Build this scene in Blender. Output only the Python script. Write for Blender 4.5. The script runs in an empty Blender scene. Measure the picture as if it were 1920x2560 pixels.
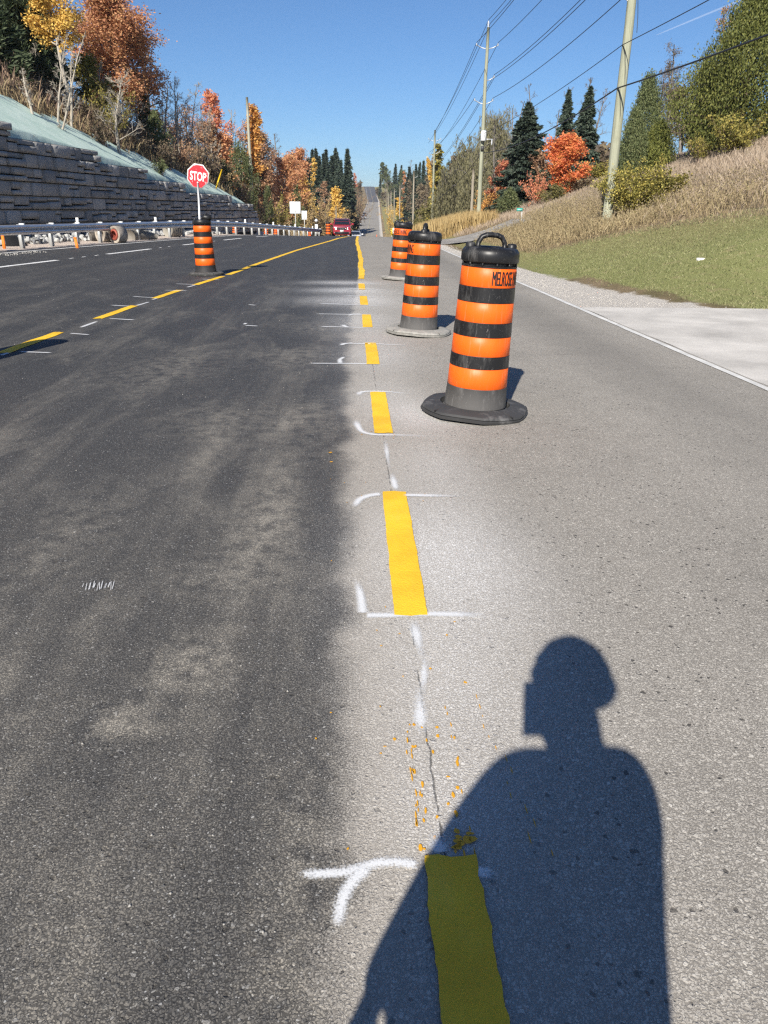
import bpy, bmesh, math, random
import numpy as np
from mathutils import Vector, Matrix

sc = bpy.context.scene
COL = sc.collection
rad = math.radians

# ------------------------------------------------------------------ camera
FPX = 1861.0                      # focal length in photograph pixels (1920 x 2560)
def nrm(v):
    v = np.array(v, float); return v / np.linalg.norm(v)
eY = nrm((-85, -755, FPX))        # road direction seen from the camera (x right, y down, z forward)
eZ = -nrm((-44, 4590, FPX)); eZ = nrm(eZ - eY * np.dot(eZ, eY))
eX = np.cross(eY, eZ)
CAM = np.array((0.0, 0.0, 1.5))
cam_d = bpy.data.cameras.new('camera'); cam = bpy.data.objects.new('camera', cam_d); COL.objects.link(cam)
cam_d.sensor_fit = 'HORIZONTAL'; cam_d.sensor_width = 36; cam_d.lens = FPX / 1920 * 36
cam_d.clip_start = 0.03; cam_d.clip_end = 20000
right = Vector((eX[0], eY[0], eZ[0])); down = Vector((eX[1], eY[1], eZ[1])); fwd = Vector((eX[2], eY[2], eZ[2]))
M = Matrix((right, -down, -fwd)).transposed().to_4x4(); M.translation = Vector(CAM)
cam.matrix_world = M
sc.camera = cam

# ------------------------------------------------------------------ sky, sun, exposure
SUN_EL, SUN_AZ = rad(34.3), rad(16.5)          # shadows fall forward, 16.5 degrees to the right of the road
sun_to = Vector((-math.sin(SUN_AZ) * math.cos(SUN_EL), -math.cos(SUN_AZ) * math.cos(SUN_EL), math.sin(SUN_EL)))
world = bpy.data.worlds.new('World'); sc.world = world; world.use_nodes = True
wn = world.node_tree; bg = wn.nodes['Background']
sky = wn.nodes.new('ShaderNodeTexSky'); sky.sky_type = 'NISHITA'; sky.sun_disc = False
sky.sun_elevation = SUN_EL
sky.sun_rotation = math.atan2(sun_to.x, sun_to.y)
sky.altitude = 250; sky.air_density = 0.95; sky.dust_density = 0.1; sky.ozone_density = 9.0
wn.links.new(sky.outputs[0], bg.inputs['Color']); bg.inputs['Strength'].default_value = 0.069
sun_d = bpy.data.lights.new('sun', 'SUN'); sun_d.energy = 5.0; sun_d.angle = rad(0.53); sun_d.color = (1, 0.94, 0.84)
sun = bpy.data.objects.new('sun', sun_d); COL.objects.link(sun)
sun.rotation_euler = sun_to.to_track_quat('Z', 'Y').to_euler(); sun.location = (-20, -60, 60)
sc.view_settings.view_transform = 'Standard'; sc.view_settings.look = 'None'
sc.view_settings.gamma = 1.0; sc.view_settings.use_curve_mapping = False
sc.view_settings.exposure = 0.62
sc.cycles.max_bounces = 5; sc.cycles.diffuse_bounces = 2; sc.cycles.glossy_bounces = 2
sc.cycles.transparent_max_bounces = 12; sc.cycles.transmission_bounces = 3
sc.cycles.sample_clamp_indirect = 6
sc.cycles.use_denoising = False
sc.cycles.pixel_filter_type = 'BLACKMAN_HARRIS'; sc.cycles.filter_width = 1.35

# ------------------------------------------------------------------ geometry of the place
def ray(px, py):
    d = np.array((px - 960, py - 1280, FPX)); return np.array((d @ eX, d @ eY, d @ eZ))
def at(px, py, Y):
    d = ray(px, py); return CAM + d / d[1] * Y
def smooth(a, b, x):
    t = np.clip((np.asarray(x, float) - a) / (b - a), 0, 1); return t * t * (3 - 2 * t)
PY = [-600, 40, 46, 52, 58, 64, 70, 80, 90, 100, 130, 160, 190, 223, 260, 300, 400, 500, 600, 700, 800, 870, 920, 980, 1100, 1500, 3000]
PZ = [0, 0, -.03, -.12, -.27, -.44, -.63, -.97, -1.5, -2.15, -4.3, -6.0, -6.3, -5.5, -4.4, -3.1, .2, 3.6, 8.0, 13.5, 20.5, 25, 26, 24, 15, -10, -30]
_py = np.arange(-600, 3001, 1.0); _pz = np.interp(_py, PY, PZ)
_k = np.ones(9) / 9; _pz2 = np.convolve(np.pad(_pz, 4, mode='edge'), _k, 'valid')
_w = smooth(80, 100, _py); _pz = _pz * (1 - _w) + _pz2 * _w
def prof(Y): return np.interp(Y, _py, _pz)
def cx(Y): return np.interp(Y, [-80, 40, 80, 223, 600, 900, 1500], [0, 0, .5, 4.4, 17, 21, 26])
def S(X, Y):                                     # paved surface
    u = X - cx(Y) - .23; fade = np.interp(Y, [50, 90], [1, 0])
    return prof(Y) + np.where(u > 0, -.02 * u, fade * np.maximum(0, -u - 4) * .03 - (1 - fade) * .02 * np.maximum(0, -u))
def Xw(Y): return np.minimum(-13.2 + .162 * (np.asarray(Y, float) - 30), cx(Y) - 7.4)      # line of the retaining wall
def Xrail(Y): return -11.03 + .15 * (np.asarray(Y, float) - 27)
def Xedge(Y): return np.minimum(-10.5 + .165 * (np.asarray(Y, float) - 24), cx(Y) - 3.9)
rng = np.random.default_rng(7)
_ph = rng.uniform(0, 6.28, (8, 2)); _fr = rng.uniform(.1, .55, (8, 2)) * rng.choice([-1, 1], (8, 2))
def wob(X, Y):
    r = 0
    for i in range(8): r = r + np.sin(X * _fr[i, 0] + _ph[i, 0] + Y * _fr[i, 1] + _ph[i, 1])
    return r / 8
def T(X, Y):                                     # the ground
    X = np.asarray(X, float); Y = np.asarray(Y, float)
    b = prof(Y); u = X - cx(Y) - .23
    fn = np.interp(u, [3.6, 5.4, 9.5, 20.3, 40, 90, 500], [-.12, -.16, 1.12, 4.8, 9, 12, 14])
    fl = np.interp(u, [3.6, 5.4, 20, 40, 500], [-.10, -.13, -.05, .3, 3])
    g = smooth(13.0, 18.5, Y)
    near = fl * (1 - g) + fn * g
    dip = np.exp(-((Y - 45) / 3.2) ** 2) * (1 - smooth(6.5, 10, u))
    near = near * (1 - dip) - .12 * dip
    far = np.interp(u, [3.6, 5, 8, 20, 60, 200, 500], [-.1, -.4, -.2, 1.2, 5, 9, 10])
    h = smooth(68, 105, Y)
    R = b + near * (1 - h) + far * h + wob(X, Y) * .12 * smooth(7, 12, u)
    d = Xw(Y) - X
    wt = np.interp(Y, [-600, 8, 14, 32, 39, 44, 50, 58.5, 64, 65.5, 70], [5.9, 5.7, 5.4, 4.35, 3.85, 3.4, 2.9, 2.35, 1.75, .55, .1])
    w66 = smooth(64, 74, Y)
    top = wt * (1 - w66) + (b + .1) * w66
    hill_n = np.interp(d, [.4, 4.5, 12, 40, 120, 500], [0, 2.9, 5.3, 9, 13, 15])
    hill_f = np.interp(d, [.4, 8, 30, 100, 500], [0, 1.6, 6, 11, 13])
    hw = smooth(56, 95, Y)
    Lh = top + hill_n * (1 - hw) + hill_f * hw + wob(X * 1.3, Y * 1.3) * .25 * smooth(3, 8, d)
    sh = S(X, Y) - .02
    Lf = np.where(X < Xedge(Y) - .3, sh - .0, sh)
    j = smooth(.12, .42, d) * (1 - smooth(64, 66, Y)) + smooth(-1.5, 2.5, d) * smooth(64, 66, Y)
    L = Lf * (1 - j) + Lh * j
    Z = np.where(u > 0, R, L)
    under = (u < 4.1) & (X > Xedge(Y) - .55)
    return np.where(under, np.minimum(Z, S(X, Y) - .10), Z)
def hit(px, py, fn=None, dz=0.0, mx=1400, y0=.3):
    fn = fn or S; d = ray(px, py); d = d / d[1]; Y = y0
    while Y < mx:
        P = CAM + d * Y
        if P[2] <= fn(P[0], P[1]) + dz:
            lo, hi = Y / 1.02 - .05, Y
            for _ in range(36):
                m = (lo + hi) / 2; P = CAM + d * m
                if P[2] <= fn(P[0], P[1]) + dz: hi = m
                else: lo = m
            return P
        Y = Y * 1.012 + .03
    return CAM + d * mx

# ------------------------------------------------------------------ small helpers
def link(o, parent=None):
    COL.objects.link(o)
    if parent is not None: o.parent = parent
    return o
def tag(o, label=None, cat=None, group=None, kind=None):
    if label: o['label'] = label
    if cat: o['category'] = cat
    if group: o['group'] = group
    if kind: o['kind'] = kind
    return o
def thing(name, loc, label, cat, group=None, rot=(0, 0, 0)):
    o = bpy.data.objects.new(name, None); o.empty_display_size = .2
    o.location = loc; o.rotation_euler = rot; link(o); return tag(o, label, cat, group)

class MB:
    """collects vertices and faces; build() makes ONE mesh"""
    def __init__(s): s.V = []; s.F3 = []; s.F4 = []; s.n = 0; s.m3 = []; s.m4 = []; s.poly = []; s.mp = []
    def add(s, V, F, mi=0):
        V = np.asarray(V, float).reshape(-1, 3); 
        if isinstance(F, np.ndarray):
            F = F + s.n
            if F.shape[1] == 3: s.F3.append(F); s.m3.append(np.full(len(F), mi))
            else: s.F4.append(F); s.m4.append(np.full(len(F), mi))
        else:
            for f in F: s.poly.append([i + s.n for i in f]); s.mp.append(mi)
        s.V.append(V); s.n += len(V); return s
    def box(s, c, size, rot=None, mi=0):
        x, y, z = [k / 2 for k in size]
        V = np.array([(-x,-y,-z),(x,-y,-z),(x,y,-z),(-x,y,-z),(-x,-y,z),(x,-y,z),(x,y,z),(-x,y,z)])
        if rot is not None: V = V @ np.array(rot.to_3x3()).T
        return s.add(V + np.array(c), np.array([(0,3,2,1),(4,5,6,7),(0,1,5,4),(1,2,6,5),(2,3,7,6),(3,0,4,7)]), mi)
    def lathe(s, prof_, seg=32, mi=0, cap=True, phase=0, c=(0, 0, 0)):
        a = np.arange(seg) * 2 * math.pi / seg + phase
        V = np.concatenate([np.stack([r * np.cos(a), r * np.sin(a), np.full(seg, z)], 1) for r, z in prof_]) + np.array(c)
        i = np.arange(seg); j = (i + 1) % seg; F = []
        for k in range(len(prof_) - 1):
            F.append(np.stack([k * seg + i, k * seg + j, (k + 1) * seg + j, (k + 1) * seg + i], 1))
        s.add(V, np.concatenate(F), mi)
        if cap:
            n = s.n - len(V)
            s.poly.append([n + q for q in range(seg)][::-1]); s.mp.append(mi)
            s.poly.append([n + (len(prof_) - 1) * seg + q for q in range(seg)]); s.mp.append(mi)
        return s
    def tube(s, pts, r, sides=6, mi=0, cap=True, ref=None):
        pts = np.asarray(pts, float); n = len(pts)
        r = np.full(n, r) if np.isscalar(r) else np.asarray(r, float)
        t = np.gradient(pts, axis=0); t /= (np.linalg.norm(t, axis=1, keepdims=True) + 1e-9)
        ref = np.array(ref, float) if ref is not None else np.array((0, 0, 1.0)) if abs(t[0][2]) < .9 else np.array((1.0, 0, 0))
        a = np.cross(t, ref); a /= (np.linalg.norm(a, axis=1, keepdims=True) + 1e-9); b = np.cross(t, a)
        an = np.arange(sides) * 2 * math.pi / sides
        V = (pts[:, None, :] + r[:, None, None] * (np.cos(an)[None, :, None] * a[:, None, :] + np.sin(an)[None, :, None] * b[:, None, :])).reshape(-1, 3)
        i = np.arange(sides); j = (i + 1) % sides
        F = np.concatenate([np.stack([k * sides + i, k * sides + j, (k + 1) * sides + j, (k + 1) * sides + i], 1) for k in range(n - 1)])
        s.add(V, F, mi)
        if cap and sides > 3:
            m = s.n - len(V); s.poly.append([m + q for q in range(sides)]); s.mp.append(mi)
            s.poly.append([m + (n - 1) * sides + q for q in range(sides)][::-1]); s.mp.append(mi)
        return s
    def mesh(s, name, mats, smooth_=False):
        me = bpy.data.meshes.new(name)
        V = np.concatenate(s.V) if s.V else np.zeros((0, 3))
        f3 = np.concatenate(s.F3) if s.F3 else np.zeros((0, 3), int); f4 = np.concatenate(s.F4) if s.F4 else np.zeros((0, 4), int)
        lens = np.concatenate([np.full(len(f3), 3), np.full(len(f4), 4), np.array([len(p) for p in s.poly], int)]).astype(np.int32)
        loops = np.concatenate([f3.ravel(), f4.ravel(), np.array([i for p in s.poly for i in p], int)]).astype(np.int32)
        mi = np.concatenate([*(s.m3 or [np.zeros(0)]), *(s.m4 or [np.zeros(0)]), np.array(s.mp)]).astype(np.int32)
        me.vertices.add(len(V)); me.vertices.foreach_set('co', V.astype(np.float32).ravel())
        me.loops.add(len(loops)); me.loops.foreach_set('vertex_index', loops)
        me.polygons.add(len(lens)); me.polygons.foreach_set('loop_start', np.concatenate([[0], np.cumsum(lens)[:-1]]).astype(np.int32))
        me.polygons.foreach_set('loop_total', lens); me.polygons.foreach_set('material_index', mi)
        if smooth_: me.polygons.foreach_set('use_smooth', np.ones(len(lens), bool))
        for m in (mats if isinstance(mats, (list, tuple)) else [mats]): me.materials.append(m)
        me.update(calc_edges=True); me.validate()
        return me
    def build(s, name, mats, parent=None, smooth_=False, loc=None):
        o = bpy.data.objects.new(name, s.mesh(name, mats, smooth_))
        if loc is not None: o.location = loc
        return link(o, parent)
def autosmooth(o, deg=35):
    me = o.data; bm = bmesh.new(); bm.from_mesh(me)
    for f in bm.faces: f.smooth = True
    for e in bm.edges:
        if len(e.link_faces) == 2 and e.calc_face_angle(0) > rad(deg): e.smooth = False
    bm.to_mesh(me); bm.free(); return o
def bevel_mesh(o, w=.01, seg=2, deg=35):
    me = o.data; bm = bmesh.new(); bm.from_mesh(me); bmesh.ops.remove_doubles(bm, verts=bm.verts, dist=1e-5)
    es = [e for e in bm.edges if len(e.link_faces) == 2 and e.calc_face_angle(0) > rad(deg)]
    bmesh.ops.bevel(bm, geom=es, offset=w, segments=seg, affect='EDGES', profile=.5)
    bm.to_mesh(me); bm.free(); return autosmooth(o, 50)
def copy_tree(o, parent=None):
    c = o.copy(); COL.objects.link(c); c.parent = parent
    for ch in list(o.children): copy_tree(ch, c)
    return c
def text_mesh(body, size, xs=1.0, extrude=0.0, bold=0.0, align='LEFT'):
    cu = bpy.data.curves.new('lettering', 'FONT'); cu.body = body; cu.size = size; cu.extrude = extrude; cu.offset = bold
    cu.align_x = align; cu.resolution_u = 4
    o = bpy.data.objects.new('lettering', cu); COL.objects.link(o); bpy.context.view_layer.update()
    me = bpy.data.meshes.new_from_object(o.evaluated_get(bpy.context.evaluated_depsgraph_get()))
    bpy.data.objects.remove(o); bpy.data.curves.remove(cu); me.materials.clear()
    V = np.empty(len(me.vertices) * 3); me.vertices.foreach_get('co', V); V = V.reshape(-1, 3); V[:, 0] *= xs
    me.vertices.foreach_set('co', V.ravel()); me.update(); return me

# ------------------------------------------------------------------ material helpers
def nd(nt, typ, ins=None, **props):
    n = nt.nodes.new(typ)
    for k, v in props.items(): setattr(n, k, v)
    for k, v in (ins or {}).items():
        s = n.inputs[k]
        if isinstance(v, bpy.types.NodeSocket): nt.links.new(v, s)
        else: s.default_value = v
    return n
def mth(nt, op, a, b=None, c=None, clamp=False):
    n = nt.nodes.new('ShaderNodeMath'); n.operation = op; n.use_clamp = clamp
    for i, v in enumerate((a, b, c)):
        if v is None: continue
        if isinstance(v, bpy.types.NodeSocket): nt.links.new(v, n.inputs[i])
        else: n.inputs[i].default_value = v
    return n.outputs[0]
def mixc(nt, fac, a, b, blend='MIX'):
    n = nt.nodes.new('ShaderNodeMix'); n.data_type = 'RGBA'; n.blend_type = blend
    for i, v in ((0, fac), (6, a), (7, b)):
        if isinstance(v, bpy.types.NodeSocket): nt.links.new(v, n.inputs[i])
        elif i == 0: n.inputs[0].default_value = v
        else: n.inputs[i].default_value = (*v, 1) if len(v) == 3 else v
    return n.outputs[2]
def ramp(nt, fac, stops, interp='LINEAR'):
    n = nt.nodes.new('ShaderNodeValToRGB'); n.color_ramp.interpolation = interp
    el = n.color_ramp.elements
    while len(el) < len(stops): el.new(.5)
    for e, (p, c) in zip(el, stops):
        e.position = p; e.color = (*c, 1) if not np.isscalar(c) else (c, c, c, 1)
    nt.links.new(fac, n.inputs[0]); return n.outputs[0]
def maprange(nt, v, a, b, c=0., d=1., smoothstep=True):
    n = nt.nodes.new('ShaderNodeMapRange'); n.interpolation_type = 'SMOOTHSTEP' if smoothstep else 'LINEAR'
    nt.links.new(v, n.inputs[0])
    for i, x in ((1, a), (2, b), (3, c), (4, d)): n.inputs[i].default_value = x
    return n.outputs[0]
def noise(nt, vec, scale, detail=3, rough=.55, dist=0.):
    return nd(nt, 'ShaderNodeTexNoise', {'Vector': vec, 'Scale': scale, 'Detail': detail, 'Roughness': rough, 'Distortion': dist}).outputs[0]
def newmat(name):
    m = bpy.data.materials.new(name); m.use_nodes = True
    return m, m.node_tree, m.node_tree.nodes['Principled BSDF']
def pset(p, nt, color=None, rough=None, spec=None, metal=None, normal=None):
    for k, v in (('Base Color', color), ('Roughness', rough), ('Specular IOR Level', spec), ('Metallic', metal), ('Normal', normal)):
        if v is None: continue
        if isinstance(v, bpy.types.NodeSocket): nt.links.new(v, p.inputs[k])
        else: p.inputs[k].default_value = (*v, 1) if k == 'Base Color' else v
def wpos(nt): return nd(nt, 'ShaderNodeNewGeometry').outputs['Position']
def opos(nt): return nd(nt, 'ShaderNodeTexCoord').outputs['Object']
def scaled(nt, vec, s, loc=(0, 0, 0), rot=(0, 0, 0)):
    return nd(nt, 'ShaderNodeMapping', {'Vector': vec, 'Scale': s, 'Location': loc, 'Rotation': rot}).outputs[0]
def bump(nt, h, strength=.4, dist=.01, normal=None):
    n = nd(nt, 'ShaderNodeBump', {'Height': h, 'Strength': strength, 'Distance': dist})
    if normal is not None: nt.links.new(normal, n.inputs['Normal'])
    return n.outputs[0]
def simple(name, col, rough=.6, var=.25, scale=6., metal=0., spec=.4, dirt=None, dirt_amt=.0, bmp=.0, bscale=60.):
    """paint or plastic with uneven colour, optional dirt and fine relief"""
    m, nt, p = newmat(name); v = opos(nt)
    n1 = noise(nt, v, scale, 5, .6)
    c = mixc(nt, n1, tuple(k * (1 - var) for k in col), tuple(min(1, k * (1 + var)) for k in col))
    if dirt is not None:
        n2 = maprange(nt, noise(nt, v, scale * 2.3, 6, .7), .62 - dirt_amt * .4, .8 - dirt_amt * .2)
        c = mixc(nt, mth(nt, 'MULTIPLY', n2, min(1, .4 + dirt_amt)), c, dirt)
    pset(p, nt, c, rough, spec, metal)
    if bmp: pset(p, nt, normal=bump(nt, noise(nt, v, bscale, 4), bmp, .01))
    return m
def leafmat(name, cols, trans=.25):
    m, nt, p = newmat(name)
    g = nd(nt, 'ShaderNodeNewGeometry'); 
    oi = nd(nt, 'ShaderNodeObjectInfo')
    n1 = noise(nt, g.outputs['Position'], .9, 2, .5)
    f = mth(nt, 'ADD', mth(nt, 'MULTIPLY', g.outputs['Random Per Island'], .62), mth(nt, 'MULTIPLY', n1, .38))
    stops = [(i / (len(cols) - 1) * .8 + .1, c) for i, c in enumerate(cols)]
    c = ramp(nt, f, stops)
    br = mth(nt, 'MULTIPLY_ADD', oi.outputs['Random'], .3, .85)
    hs = nd(nt, 'ShaderNodeHueSaturation', {'Color': c, 'Value': br, 'Saturation': .9}).outputs[0]
    pset(p, nt, hs, .6, .25)
    tr = nd(nt, 'ShaderNodeBsdfTranslucent', {'Color': hs})
    mx = nd(nt, 'ShaderNodeMixShader', {0: trans, 1: p.outputs[0], 2: tr.outputs[0]})
    nt.links.new(mx.outputs[0], nt.nodes['Material Output'].inputs[0]); return m
def barkmat(name, a, b, scale=3., zs=.15):
    m, nt, p = newmat(name); v = scaled(nt, opos(nt), (scale, scale, scale * zs))
    f = noise(nt, v, 6, 5, .65); c = mixc(nt, maprange(nt, f, .35, .65), a, b)
    pset(p, nt, c, .85, .2, normal=bump(nt, f, .5, .03)); return m

# ================================================================== ROAD MATERIALS
SPRAY_GLARE = [(.45, 3.15, .38, .80, 1.05), (.55, 4.55, .28, .5, .45), (.62, 5.75, .32, .45, .85), (.33, 2.05, .26, .45, .5),
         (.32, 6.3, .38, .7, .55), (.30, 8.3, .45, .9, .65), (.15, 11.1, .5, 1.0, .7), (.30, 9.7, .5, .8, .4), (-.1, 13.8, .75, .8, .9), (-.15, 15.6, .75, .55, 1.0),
         (-.2, 17.3, .75, .5, 1.0), (.3, 14.5, .6, 2.5, .5), (.25, 1.55, .16, .22, .45)]  # white paint overspray, with glare painted in, strongest beside the second dash
DUSTP = [(-.60, 2.27, .15, .17, .75), (-.72, 1.96, .13, .10, .8), (-.42, 3.55, .16, .55, .55), (-.62, 2.95, .22, .22, .35), (-1.0, 5.6, .5, .5, .3), (-1.9, 7.6, .6, .9, .35), (-.55, 8.3, .5, .6, .35), (-.5, 10.4, .45, .7, .4), (-.12, 1.25, .10, .55, .5), (-1.4, 3.6, .25, .7, .3), (-.30, 5.4, .2, 1.0, .3)]
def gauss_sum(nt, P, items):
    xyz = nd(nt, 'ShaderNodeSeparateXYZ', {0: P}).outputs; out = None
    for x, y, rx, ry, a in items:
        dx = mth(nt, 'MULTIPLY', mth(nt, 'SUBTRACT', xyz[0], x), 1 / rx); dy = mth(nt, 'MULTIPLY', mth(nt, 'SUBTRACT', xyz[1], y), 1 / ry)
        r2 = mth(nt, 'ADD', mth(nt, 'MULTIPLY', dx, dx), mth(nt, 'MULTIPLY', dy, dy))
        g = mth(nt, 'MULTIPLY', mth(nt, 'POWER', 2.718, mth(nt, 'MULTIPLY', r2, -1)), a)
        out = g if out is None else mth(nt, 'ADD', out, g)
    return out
def asphalt():
    """worn grey asphalt on the right, new black asphalt on the left, an uneven dusty border between"""
    m, nt, p = newmat('asphalt'); P = wpos(nt); xyz = nd(nt, 'ShaderNodeSeparateXYZ', {0: P}).outputs
    flat = nd(nt, 'ShaderNodeCombineXYZ', {0: xyz[0], 1: xyz[1], 2: 0.}).outputs[0]
    wv = nd(nt, 'ShaderNodeVectorMath', {0: nd(nt, 'ShaderNodeTexNoise', {'Vector': flat, 'Scale': 55., 'Detail': 1.}).outputs[1], 3: .014}, operation='SCALE').outputs[0]
    warp = nd(nt, 'ShaderNodeVectorMath', {0: flat, 1: wv}, operation='ADD').outputs[0]
    def cells(scale):
        v = nd(nt, 'ShaderNodeTexVoronoi', {'Vector': warp, 'Scale': scale}, voronoi_dimensions='2D'); c = nd(nt, 'ShaderNodeSeparateColor', {0: v.outputs['Color']}).outputs
        return v.outputs['Distance'], c
    def stones(d, c, lo, hi):                       # stones of unequal size set in binder
        rr = mth(nt, 'MULTIPLY_ADD', c[1], hi - lo, lo); return maprange(nt, mth(nt, 'SUBTRACT', d, rr), .05, -.07)
    dA, cA = cells(82.); dB, cB = cells(185.); dC, cC = cells(46.)
    sA, sB = stones(dA, cA, .10, .46), stones(dB, cB, .25, .60)
    prr = mth(nt, 'MULTIPLY_ADD', mth(nt, 'POWER', cC[2], 2.5), .34, .06); pcl = maprange(nt, noise(nt, flat, 2.3, 4, .7), .40, .62, .03, .20)
    pit = mth(nt, 'MULTIPLY', mth(nt, 'LESS_THAN', cC[1], pcl), maprange(nt, mth(nt, 'SUBTRACT', dC, prr), .06, -.05))
    big = noise(nt, flat, .55, 4, .6); mid = noise(nt, flat, 4., 4, .65); speck = noise(nt, flat, 190., 2, .7); lane = noise(nt, scaled(nt, flat, (1.2, .06, 1)), 1.0, 4, .6)
    # worn asphalt
    o = mixc(nt, sB, (.175, .166, .152), ramp(nt, cB[0], [(0, (.225, .215, .198)), (.5, (.305, .292, .27)), (1, (.42, .405, .375))]))
    o = mixc(nt, mth(nt, 'MULTIPLY', sA, .85), o, ramp(nt, cA[0], [(0, (.16, .153, .143)), (.3, (.28, .268, .248)), (.8, (.36, .346, .32)), (1, (.52, .505, .47))]))
    o = mixc(nt, mth(nt, 'MULTIPLY', pit, .8), o, (.035, .034, .034))
    t = mth(nt, 'ADD', mth(nt, 'MULTIPLY', big, .5), mth(nt, 'ADD', mth(nt, 'MULTIPLY', mid, .28), mth(nt, 'MULTIPLY', lane, .36)))
    o = mixc(nt, 1.0, o, ramp(nt, t, [(.36, .96), (.57, 1.2), (.80, 1.40)]), 'MULTIPLY')
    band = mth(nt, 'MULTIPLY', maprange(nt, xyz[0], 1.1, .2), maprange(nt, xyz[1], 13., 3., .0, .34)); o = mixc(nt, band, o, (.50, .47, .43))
    trk = mth(nt, 'MULTIPLY', maprange(nt, mth(nt, 'ABSOLUTE', mth(nt, 'SUBTRACT', xyz[0], 3.0)), .8, .1), maprange(nt, xyz[1], 2., 9., .1, .35)); o = mixc(nt, trk, o, (.125, .122, .118))
    o = mixc(nt, maprange(nt, xyz[1], 12., 40., .0, .22), o, (.15, .147, .143))
    # new asphalt
    n = mixc(nt, sB, (.017, .0175, .019), ramp(nt, cB[0], [(0, (.034, .035, .038)), (.7, (.056, .057, .060)), (.93, (.085, .085, .085)), (1, (.42, .42, .41))]))
    n = mixc(nt, mth(nt, 'MULTIPLY', sA, .6), n, ramp(nt, cA[0], [(0, (.030, .031, .034)), (.75, (.060, .061, .063)), (.97, (.10, .10, .098)), (1, (.40, .39, .37))]))
    n = mixc(nt, mth(nt, 'MULTIPLY', pit, .85), n, (.006, .006, .007))
    d1 = noise(nt, scaled(nt, flat, (1.5, .62, 1)), 1.15, 6, .62, .6); d2 = noise(nt, scaled(nt, flat, (1.8, .10, 1), rot=(0, 0, -.12)), 1.0, 5, .6); d3 = noise(nt, flat, 9., 4, .7)
    dust = mth(nt, 'ADD', maprange(nt, d1, .45, .76), mth(nt, 'MULTIPLY', maprange(nt, d2, .48, .72), .75)); dust = mth(nt, 'MULTIPLY', dust, maprange(nt, d3, .3, .6, .5, 1.))
    nearf = maprange(nt, xyz[1], 26., 3.5, .20, 1.)
    gritty = mth(nt, 'MULTIPLY_ADD', mth(nt, 'MULTIPLY', sB, cB[2]), 1.0, .38)
    am = mth(nt, 'MULTIPLY', mth(nt, 'ADD', mth(nt, 'MULTIPLY', mth(nt, 'MULTIPLY', dust, nearf), .50), maprange(nt, xyz[1], 9., 1.5, .03, .17)), gritty, clamp=True)
    dp = mth(nt, 'MULTIPLY', gauss_sum(nt, P, DUSTP), mth(nt, 'MULTIPLY', maprange(nt, d3, .35, .62), gritty)); am = mth(nt, 'ADD', am, dp, clamp=True)
    n = mixc(nt, am, n, (.39, .355, .295))
    # border
    xw_ = mth(nt, 'ADD', xyz[0], mth(nt, 'ADD', mth(nt, 'MULTIPLY', mth(nt, 'SUBTRACT', noise(nt, flat, 1.6, 4, .65), .5), maprange(nt, xyz[1], 8., 20., .36, .0)), mth(nt, 'MULTIPLY', mth(nt, 'SUBTRACT', speck, .5), maprange(nt, xyz[1], 8., 20., .34, .03))))
    xb = mth(nt, 'ADD', maprange(nt, xyz[1], 8., 21., -.03, .20), mth(nt, 'ADD', maprange(nt, xyz[1], 21., 29., 0., .15), maprange(nt, xyz[1], 42., 62., 0., .22)))
    hw = maprange(nt, xyz[1], 5., 19., .08, .03)
    mm = maprange(nt, mth(nt, 'DIVIDE', mth(nt, 'SUBTRACT', xw_, xb), hw), -1., 1.); mm = mth(nt, 'MAXIMUM', mm, mth(nt, 'GREATER_THAN', xyz[1], 91.))
    o = mixc(nt, 1., o, (1.03, 1.0, .955), 'MULTIPLY')
    c = mixc(nt, mm, n, o)
    spray = gauss_sum(nt, P, SPRAY_GLARE)
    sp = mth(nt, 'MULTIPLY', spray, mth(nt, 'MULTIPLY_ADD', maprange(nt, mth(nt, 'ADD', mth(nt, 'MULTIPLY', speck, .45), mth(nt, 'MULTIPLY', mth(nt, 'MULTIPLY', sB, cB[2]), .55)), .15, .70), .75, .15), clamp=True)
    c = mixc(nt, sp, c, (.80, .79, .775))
    seam = mth(nt, 'ADD', mth(nt, 'SUBTRACT', xyz[0], .225), mth(nt, 'MULTIPLY', mth(nt, 'SUBTRACT', noise(nt, flat, 6., 5, .75), .5), .035))
    seamf = mth(nt, 'MULTIPLY', maprange(nt, mth(nt, 'ABSOLUTE', seam), .0042, .0012), maprange(nt, noise(nt, flat, 11., 3), .42, .52)); seamf = mth(nt, 'MULTIPLY', seamf, maprange(nt, xyz[1], 9., 8., 0., .7))
    c = mixc(nt, seamf, c, (.05, .05, .05))
    h = mth(nt, 'ADD', mth(nt, 'MULTIPLY', sA, .55), mth(nt, 'MULTIPLY', sB, .45)); h = mth(nt, 'SUBTRACT', h, mth(nt, 'MULTIPLY', pit, 1.3)); h = mth(nt, 'SUBTRACT', h, mth(nt, 'MULTIPLY', seamf, 1.5))
    pset(p, nt, c, mth(nt, 'MULTIPLY_ADD', mm, .14, .70), mth(nt, 'MULTIPLY_ADD', mm, -.2, .42), normal=bump(nt, h, .75, .0024))
    return m
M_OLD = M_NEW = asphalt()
def grit(name, a, b, scale=70., bmp=.7, big=1.2):
    m, nt, p = newmat(name); P = wpos(nt); v = nd(nt, 'ShaderNodeTexVoronoi', {'Vector': P, 'Scale': scale})
    r = nd(nt, 'ShaderNodeSeparateColor', {0: v.outputs['Color']}).outputs[0]
    c = mixc(nt, r, a, b); c = mixc(nt, 1., c, ramp(nt, noise(nt, P, big, 5, .6), [(.3, .7), (.7, 1.2)]), 'MULTIPLY')
    pset(p, nt, c, .9, .2, normal=bump(nt, mth(nt, 'MULTIPLY', v.outputs['Distance'], -1), bmp, .02)); return m
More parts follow.
